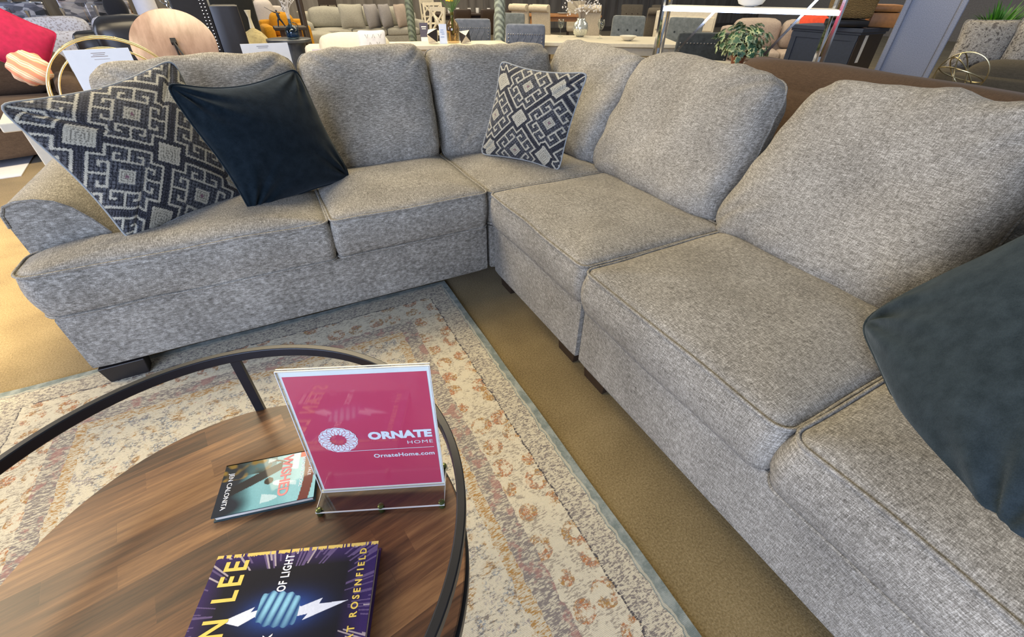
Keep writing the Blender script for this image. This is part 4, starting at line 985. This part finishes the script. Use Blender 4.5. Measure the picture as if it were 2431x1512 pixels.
settee('brown_recliner', 'brown leather recliner at the far left of the frame', (-2.86, 4.0, 0), math.radians(15), 1.15, .95, RECL, back_h=.84, arm_h=.60, n=1, cat='armchair')
loose('plain crimson velvet pillow on the brown recliner', plain('crimson_velvet', (.40, .005, .055), .8, var=.15), (-2.53, 3.92, .87), .42, .40, .16, rz=.25, tilt=14, roll_=.6, seed=3)
KN = NT('striped_knit'); kw = KN.n('ShaderNodeTexWave', {'Vector': KN.coord('Object', (1, 1, 1)), 'Scale': 5.5, 'Distortion': 2.5}, bands_direction='DIAGONAL'); KN.set(base=KN.ramp(kw, [(.1, (.62, .25, .16)), (.35, (.68, .42, .20)), (.55, (.50, .55, .48)), (.75, (.70, .36, .24)), (.95, (.75, .62, .48))], 'CONSTANT'), rough=.85)
o = MB(); o.lathe([(0, -.085), (.07, -.075), (.115, -.03), (.13, .01), (.115, .05), (.05, .075), (0, .06)], n=40, amp=lambda a, z: .06*math.sin(a*9+z*22)); o = o.build('knot_pillow', KN.m, sharp=0); o.location = (-2.43, 3.54, .71); o.rotation_euler = (math.radians(62), 0, math.radians(20)); tag(o, 'round gathered peach and mint striped pillow on the recliner arm', 'pillow')
LEO = NT('pale_animal_print'); lv = LEO.n('ShaderNodeTexVoronoi', {'Vector': LEO.coord('Object', (1, 1, 1)), 'Scale': 38}); LEO.set(base=LEO.ramp(lv, [(.25, (.30, .28, .30)), (.5, (.50, .51, .58))]), rough=.8)
settee('print_sofa', 'white edged pale animal print sofa at the upper left', (-2.75, 7.6, 0), math.radians(10), 2.0, .95, LEO.m, back_h=.86, arm_h=.62, n=2)
ps = MB().rbox(-.62, .62, -.12, .12, .1, .80, r=.1, n=10).build('headboard', LEO.m); ps.location = (-2.95, 6.2, 0); ps.rotation_euler = (0, 0, math.radians(12)); tag(ps, 'pale blue animal print headboard in front of the print sofa', 'headboard')
MIR = NT('mirror_facets'); mv = MIR.n('ShaderNodeTexVoronoi', {'Vector': MIR.coord('Object', (1, 1, 2.4)), 'Scale': 7}); MIR.set(base=MIR.ramp(mv.outputs['Color'], [(.2, (.12, .13, .15)), (.5, (.45, .46, .55)), (.8, (.95, .95, 1))]), rough=.12, metal=.9)
for i, (x, y, z, w_, lb) in enumerate(((-4.7, 11.0, .98, 1.4, 'low mirrored glass dresser at the upper left corner'), (-3.3, 11.4, 1.05, 1.1, 'taller mirrored glass cabinet beside the round black cushion'), (-3.9, 9.6, .70, 2.2, 'long mirrored coffee table on a black plinth'))):
    t = thing('mirrored_dresser', lb, 'dresser', (x, y, 0), math.radians(12)); MB().box((0, 0, z/2+.05), (w_, .5, z-.1)).build('body', MIR.m, t, smooth=False, bevel=.02); MB().box((0, 0, .05), (w_+.04, .54, .1)).build('plinth', BLK, t, smooth=False)
    for k in range(3):
        for j in range(2): MB().box((-w_/2+w_*(k+.5)/3, -.258, .22+(z-.2)*(j+.3)/2), (w_/3-.05, .02, (z-.2)/2-.05)).build('drawer', MIR.m, t, smooth=False, bevel=.008)
    for k in range(5):
        c_ = MB().lathe([(.03, 0), (.05, .05), (.02, .1), (.035, .13+.03*k), (.0, .15+.03*k)], n=6).build('crystal_ornament', CHR, smooth=False); ang = math.radians(12); xx = -w_/2+.2+k*(w_-.4)/4; c_.location = (x+xx*math.cos(ang), y+xx*math.sin(ang), z+.001); tag(c_, ('faceted crystal ornament on the '+lb.split(' at ')[0].split(' beside')[0].split(' on a')[0]), 'ornament', ('crystals on the low mirrored dresser', 'crystals on the tall mirrored cabinet', 'crystals on the mirrored coffee table')[i])
bc = MB().sphere((0, 0, 0), .19, 22, (.85, .45, 1.15)).build('round_cushion', plain('black_fur', (.008, .009, .014), .9, sheen=.3)); bc.location = (-2.58, 8.95, .93); tag(bc, 'oval black fur cushion standing at the upper left', 'cushion')
st_ = MB().rbox(-.24, .24, -.3, .3, 0, .72, r=.05, n=5).build('black_ottoman', BLK); st_.location = (-2.60, 9.0, 0); st_.rotation_euler = (0, 0, .2); tag(st_, 'black ottoman under the oval black cushion', 'ottoman')
wl = MB().lathe([(0, .0), (.16, .0), (.15, 1.2), (0, 1.2)], n=32).build('white_pedestal', plain('white_plinth', (.68, .68, .74), .6, var=.02), sharp=40); wl.location = (-2.12, 8.62, 0); tag(wl, 'white cylindrical pedestal right of the oval black cushion', 'pedestal')
sl = MB()
for k in range(5): sl.tube([(.02*math.sin(i*.9+k), .02*math.cos(i*.7+k), i*.03) for i in range(14)], .006, 6)
for k in range(3): sl.tube([(.05*math.cos(a)+.03*k-.03, .01*k, .30+.05*math.sin(a)+.05*k) for a in np.linspace(0, 2*PI, 20, endpoint=False)], .008, 6, True)
sl = sl.build('silver_sculpture', CHR); sl.location = (-1.60, 6.5, .80); tag(sl, 'twisted silver loop sculpture left of the black cabinets', 'sculpture')
table('side_table', 'dark side table under the silver loop sculpture', (-1.60, 6.5, 0), 0, .4, .4, .80, BLK)
cb_ = thing('black_cabinet', 'tall black cabinet with a double row of silver studs', 'cabinet', (-1.27, 5.0, 0), math.radians(6)); MB().box((0, 0, .7), (.34, .45, 1.4)).build('body', BLK, cb_, smooth=False, bevel=.01)
sb_ = MB()
for i in range(40):
    for x in (.10, .135): sb_.sphere((x, -.228, .2+i*.03), .008, 5)
sb_.build('stud_trim', NAIL, cb_)
o = MB().rbox(-.14, .14, -.2, .2, 0, 1.085, r=.02, n=5).build('black_speaker_box', BLK); o.location = (-.94, 4.95, 0); tag(o, 'plain black upright cabinet right of the studded black cabinet', 'cabinet')
o = thing('grey_throw_chair', 'high-backed grey chair behind the black cabinets', 'chair', (-1.05, 6.0, 0)); bpy.data.objects.remove(o)
settee('grey_armchair', 'grey tufted armchair behind the plain black cabinet', (-1.25, 8.1, 0), 0, .9, .8, up_mat('grey_green_tweed', (.20, .20, .18)), back_h=1.05, arm_h=.62, n=1, cat='armchair')
o = MB().rbox(-.28, .28, -.3, .3, 0, 1.35, r=.04, n=6).build('charcoal_wardrobe', plain('charcoal_cloth', (.014, .015, .015), .9)); o.location = (-.86, 7.15, 0); tag(o, 'tall charcoal covered cabinet behind the draped cloth', 'cabinet')
V = []; F = []; n_ = 40
for i in range(n_+1):
    for j in range(n_+1):
        x = -.34+.68*i/n_; y = -.30+.6*j/n_; hgt = .70-.35*max(0, abs(x)/.34-.55)**1.3-.35*max(0, abs(y)/.30-.5)**1.3+.03*noise.noise(Vector((x*9, y*9, 1)))+.10*math.exp(-((x-.1)**2+y*y)*60); V.append((x, y, hgt))
for i in range(n_):
    for j in range(n_): a = i*(n_+1)+j; F.append((a, a+n_+1, a+n_+2, a+1))
o = mk('draped_cloth', V, F, plain('khaki_linen', (.42, .35, .18), .9, var=.2)); sm = o.modifiers.new('thick', 'SOLIDIFY'); sm.thickness = .01; o.location = (-.80, 6.10, 0); tag(o, 'khaki linen cloth draped over a low stand', 'cloth')
o = MB().rbox(-.30, .30, -.26, .26, 0, .42, r=.02, n=3).build('low_stand', DK); o.location = (-.80, 6.10, 0); tag(o, 'low dark stand beneath the khaki cloth', 'stand')
o = MB().lathe([(.03, 0), (.022, .06), (.018, .12), (.04, .2), (.036, .2), (0, .18)], n=20).build('slim_vase', plain('cream_ceramic', (.72, .68, .55), .35, var=.02), sharp=60); o.location = (-.70, 6.12, .795); tag(o, 'slim cream vase rising from the khaki cloth', 'vase')
settee('mustard_armchair', 'mustard yellow armchair behind the blue glass vase', (-.08, 9.4, 0), math.radians(4), .86, .85, MUS, back_h=.82, arm_h=.66, n=1, cat='armchair')
settee('lilac_armchair', 'pale lilac grey high-backed armchair rising behind the mustard armchair', (-.30, 10.9, 0), 0, .80, .8, plain('lilac_grey_cloth', (.48, .44, .42), .9, var=.05), back_h=1.0, arm_h=.6, n=1, cat='armchair')
rtb = thing('round_table', 'round slate black pedestal table carrying the blue glass vase', 'table', (-.33, 5.40, 0)); SLT = plain('slate_top', (.045, .05, .06), .3)
MB().lathe([(0, .68), (.26, .68), (.27, .69), (.27, .715), (.26, .72), (0, .72)], n=64).build('tabletop', SLT, rtb, sharp=35); MB().lathe([(.20, 0), (.20, .03), (.19, .68)], n=48).build('pedestal', SLT, rtb, sharp=35)
bv = thing('blue_glass_vase', 'blue glass jug vase with bare white sprigs', 'vase', (-.27, 5.36, .721)); MB().lathe([(.05, 0), (.078, .012), (.084, .06), (.08, .10), (.045, .135), (.02, .155), (.018, .20), (.024, .21), (.014, .21), (.012, .155), (.04, .13), (.074, .095), (.078, .05), (.07, .015), (0, .008)], n=32).build('vase_body', GLB, bv, sharp=0)
MB().lathe([(.045, .012), (.070, .02), (.073, .06), (0, .065)], n=24).build('dark_water', plain('blue_water', (.09, .15, .23), .1), bv)
MB().tube([(.022, 0, .17), (.06, 0, .165), (.085, 0, .14), (.08, 0, .105)], .006, 8).build('handle', GLB, bv)
sp = MB(); rnd = random.Random(21)
for i in range(16):
    a = rnd.uniform(0, 6.28); s_ = rnd.uniform(.03, .14); hh = rnd.uniform(.12, .30); q = Vector((math.cos(a)*s_, math.sin(a)*s_, .2+hh)); sp.tube([Vector((0, 0, .1)), Vector((q.x*.3, q.y*.3, .2+hh*.5)), q], .0025, 4)
    for k in range(4): sp.sphere(q+Vector((rnd.uniform(-.02, .02), rnd.uniform(-.02, .02), rnd.uniform(-.05, .0))), .008, 5)
sp.build('sprigs', plain('white_sprig', (.62, .60, .60), .6), bv)
table('side_table', 'dark brown side table under the archer figurine', (-.22, 6.25, 0), 0, .42, .35, .80, BRN, DK, legw=.035)
ar = MB(); ar.tube([(-.035, 0, 0), (-.02, 0, .07), (0, 0, .10)], [.007, .012, .014], 8).tube([(.055, 0, 0), (.025, 0, .06), (.0, 0, .10)], [.007, .012, .014], 8).tube([(0, 0, .10), (-.005, 0, .135), (-.01, 0, .165)], [.016, .020, .012], 8).sphere((-.012, 0, .18), .013, 8).tube([(-.005, 0, .155), (-.045, 0, .165), (-.085, 0, .185)], [.009, .007, .004], 6).tube([(-.01, 0, .15), (.03, 0, .155), (.015, 0, .17)], [.009, .007, .005], 6).tube([(-.085, 0, .185), (-.15, 0, .225)], .003, 5)
ar = ar.build('archer_figurine', plain('blue_bronze', (.035, .045, .07), .3, .5)); ar.location = (-.33, 6.22, .801); tag(ar, 'small dark bronze archer figurine beside the blue vase', 'figurine')
o = MB().lathe([(.08, 0), (.055, .05), (.05, 1.9)], n=16).build('dark_pole', DK); o.location = (.12, 7.6, 0); tag(o, 'slim dark wooden pole behind the blue vase sprigs', 'post')

table('side_table', 'small ivory table under the low white price card', (-.72, 1.86, 0), 0, .34, .30, .756, CR, legw=.03)
# white loveseat and its pillow, grey sectional far behind
settee('white_loveseat', 'cream white loveseat with a rounded back, beyond the middle of the sofa', (.38, 4.74, 0), math.radians(-8), 1.28, .85, WC, back_h=.775, arm_h=.60, n=1)
tg = card('sale_tag', 'small lilac tag hanging on the corner of the white loveseat', (-.135, 4.36, .60), 0, .10, .09, 0, plain('lilac_card', (.66, .60, .72), .5, var=.03), [(0, .55, .6, .06)], cat='tag')
WV = plain('white_cotton', (.74, .74, .78), .85, var=.03)
wp = loose('white pillow with thin black V stitches on the white loveseat', WV, (.56, 4.58, .655), .34, .38, .13, rz=0, tilt=0, seed=9, piping=0)
vm = MB()
for x, z, s_ in ((-.08, .05, 1), (0, .05, -1), (.08, .05, 1), (-.05, -.03, -1), (.05, -.03, 1)):
    y = -.075
    vm.tube([(x-.018, y, z+.02*s_), (x, y-.002, z-.02*s_), (x+.018, y, z+.02*s_)], .0022, 5)
vo_ = vm.build('v_stitches', BLK, None); vo_.parent = wp; vo_.location = (.56, 4.58, .735)
g1 = settee('grey_sectional', 'pale grey sectional sofa in the distance behind the white loveseat', (1.9, 11.4, 0), 0, 2.9, 1.0, GSEC, back_h=.84, arm_h=.60, n=3)
for i, (x, y, w_, rz, lb) in enumerate(((1.55, 11.0, .56, .0, 'square pale grey pillow, leftmost on the distant grey sectional'), (2.04, 11.02, .5, .7, 'grey pillow leaning in the middle of the distant grey sectional'), (2.36, 11.0, .5, .8, 'front grey pillow leaning on the distant grey sectional'), (2.76, 11.04, .52, .75, 'large darker grey pillow, rightmost on the distant grey sectional'))):
    loose(lb, GSEC if i == 0 else TAUP if i == 3 else up_mat('grey_pillow_%s' % 'ab'[i-1], (.26, .25, .26)), (x, y, .69), w_, .48, .18, rz=rz, tilt=10, seed=20+i)
ot = MB().rbox(-.42, .42, -.36, .36, .08, .45, r=.08, crown=.02, n=8, wob=.01).build('grey_ottoman', GSEC); ot.location = (.50, 10.28, 0); tag(ot, 'pale grey ottoman in front of the distant grey sectional', 'ottoman')
# cross-back cream chairs and dark dining furniture
def xback(label, loc, rz, group=None, mat=CR):
    t = thing('cross_back_chair', label, 'chair', loc, rz, group); W = .44
    MB().rbox(-W/2, W/2, -.22, .20, .43, .47, r=.015, n=3).build('seat', mat, t)
    b = MB()
    for s_ in (-1, 1): b.bar((s_*W/2*.94, .2, .45), (s_*W/2*.94, .26, .98), .035, .03)
    b.bar((-W/2, .26, .96), (W/2, .26, .96), .03, .06).bar((-W/2*.9, .22, .60), (W/2*.9, .22, .60), .025, .035)
    for s_ in (-1, 1): b.bar((s_*-.19, .222, .61), (s_*.19, .256, .94), .02, .03)
    b.sphere((0, .24, .775), .05, 10, (1, .3, .8)); b.build('backrest', mat, t, smooth=False)
    for sx_ in (-1, 1):
        for y in (-.2, .2): MB().bar((sx_*(W/2-.02), y, .44), (sx_*(W/2-.01), y*1.08, 0), .035, .035).build('leg', mat, t, smooth=False)
    return t
xb = xback('cream cross-back chair facing the camera beyond the price card', (3.12, 9.45, 0), 0)
for lb, loc, rz in (('cream cross-back chair seen from its side right of the ribbed green post', (2.02, 6.9, 0), math.radians(-75)), ('cream cross-back chair, farthest back and above the middle cushions', (3.95, 12.2, 0), .2)):
    c_ = copy_tree(xb); c_.location = loc; c_.rotation_euler = (0, 0, rz); c_['label'] = lb
table('dining_table', 'long dark brown dining table set with white mugs, far behind the glass bottle', (4.3, 10.4, 0), math.radians(-12), 1.9, 1.0, .76, DK)
for i in range(5):
    o = MB().lathe([(.035, 0), (.04, .01), (.042, .10), (.038, .10), (.036, .012), (0, .01)], n=14).build('white_mug', plain('mug_glaze', (.78, .76, .72), .3, var=.02) if i == 0 else bpy.data.materials['mug_glaze'], sharp=60); o.location = (3.75+i*.24, 10.30-.05*i+.1*(i % 2), .761); tag(o, 'plain white mug standing on the long dark dining table', 'mug', 'white mugs on the dark dining table')
dch = upright_chair('dining_chair', 'dark wooden dining chair pushed under the long dark table, on its left', DK, (3.75, 9.75, 0), PI, W=.42, H=.90)
for lb, loc in (('dark wooden dining chair pushed under the long dark table, in its middle', (4.35, 9.6, 0)), ('dark wooden dining chair pushed under the long dark table, on its right', (4.95, 9.45, 0))):
    c_ = copy_tree(dch); c_.location = loc; c_['label'] = lb
bc2 = thing('lattice_chair', 'dark brown chair with a cut lattice back left of the distant grey sectional', 'chair', (1.32, 12.6, 0), 0)
b = MB().box((0, .2, .72), (.46, .03, .50)); lt = MB()
for s_ in (-1, 1):
    for k in range(5): lt.bar((s_*(.03+k*.035), .182, .86-.0*k), (s_*(.09+k*.03), .182, .78-.0*k), .006, .008)
b.build('backrest', DK, bc2, smooth=False); lt.build('lattice_slots', CR, bc2, smooth=False); MB().rbox(-.23, .23, -.24, .2, .42, .47, r=.01, n=3).build('seat', DK, bc2)
for sx_ in (-1, 1):
    for y in (-.2, .2): MB().box((sx_*.2, y, .21), (.04, .04, .42)).build('leg', DK, bc2, smooth=False)
table('writing_desk', 'small wooden desk with a pale top left of the lattice back chair', (.80, 12.4, 0), 0, .6, .45, .74, BRN, CR)
# rolled-back beige chairs with the honey table
pc = upright_chair('parsons_chair', 'beige rolled-back chair seen from behind, left one of the touching pair', BEI, (4.66, 7.95, 0), math.radians(110), W=.46, H=1.04, roll=True)
for lb, loc, rz in (('beige rolled-back chair seen from behind, right one of the touching pair', (4.88, 7.50, 0), 112), ('beige rolled-back chair seen from behind, right of the honey wood table', (5.78, 7.25, 0), 135), ('beige rolled-back chair beyond the far side of the honey wood table', (7.0, 9.6, 0), -30)):
    c_ = copy_tree(pc); c_.location = loc; c_.rotation_euler = (0, 0, math.radians(rz)); c_['label'] = lb
table('dining_table', 'honey wood dining table between the beige rolled-back chairs', (6.05, 8.75, 0), math.radians(-30), 1.7, .85, .78, ORW)
for i in range(3):
    o = MB().lathe([(0, 0), (.08, .002), (.13, .02), (.125, .022), (.075, .006), (0, .005)], n=20).build('dinner_plate', bpy.data.materials['mug_glaze'], sharp=60); o.location = (5.6+.42*i, 9.0-.24*i, .781); tag(o, 'round white plate on the honey wood table', 'plate', 'plates on the honey wood table')
tc_ = upright_chair('dining_chair', 'dark taupe tufted chair at the far dark table, left one of the pair', TAU, (7.7, 8.2, 0), math.radians(-32), W=.52, H=1.0, tuft=DK, roll=True)
for lb, loc, rz in (('dark taupe tufted chair at the far dark table, right one of the pair', (8.3, 7.8, 0), -34), ('dark taupe chair with its back turned, near side of the far dark table', (7.1, 6.75, 0), 150)):
    c_ = copy_tree(tc_); c_.location = loc; c_.rotation_euler = (0, 0, math.radians(rz)); c_['label'] = lb
table('dining_table', 'dark wood dining table in front of the taupe tufted chairs', (7.55, 7.35, 0), math.radians(-32), 1.5, .8, .76, DK)
# flat mats on the floor at the left
def mat_(label, x, y, sx, sy, rz, m, z=.006):
    o = MB().box((0, 0, z/2), (sx, sy, z)).build('floor_mat', m, smooth=False); o.location = (x, y, .0005); o.rotation_euler = (0, 0, rz); tag(o, label, 'mat')
mat_('dusty purple floor mat at the left edge of the frame', -3.3, 4.35, 1.3, 1.0, .2, plain('dusty_purple', (.26, .19, .24), .9))
mat_('pale grey floor mat with brown edging left of the sofa arm', -3.35, 3.45, 1.1, .65, .12, plain('pale_grey_pile', (.62, .62, .66), .9, var=.04))
o = MB().box((0, 0, .05), (.10, .10, .10), taper=.6).build('wooden_block', BRN, smooth=False); o.location = (-2.54, 3.36, 0.001); o.rotation_euler = (0, 0, .6); tag(o, 'small brown wooden foot block on the carpet left of the patterned pillow', 'block')
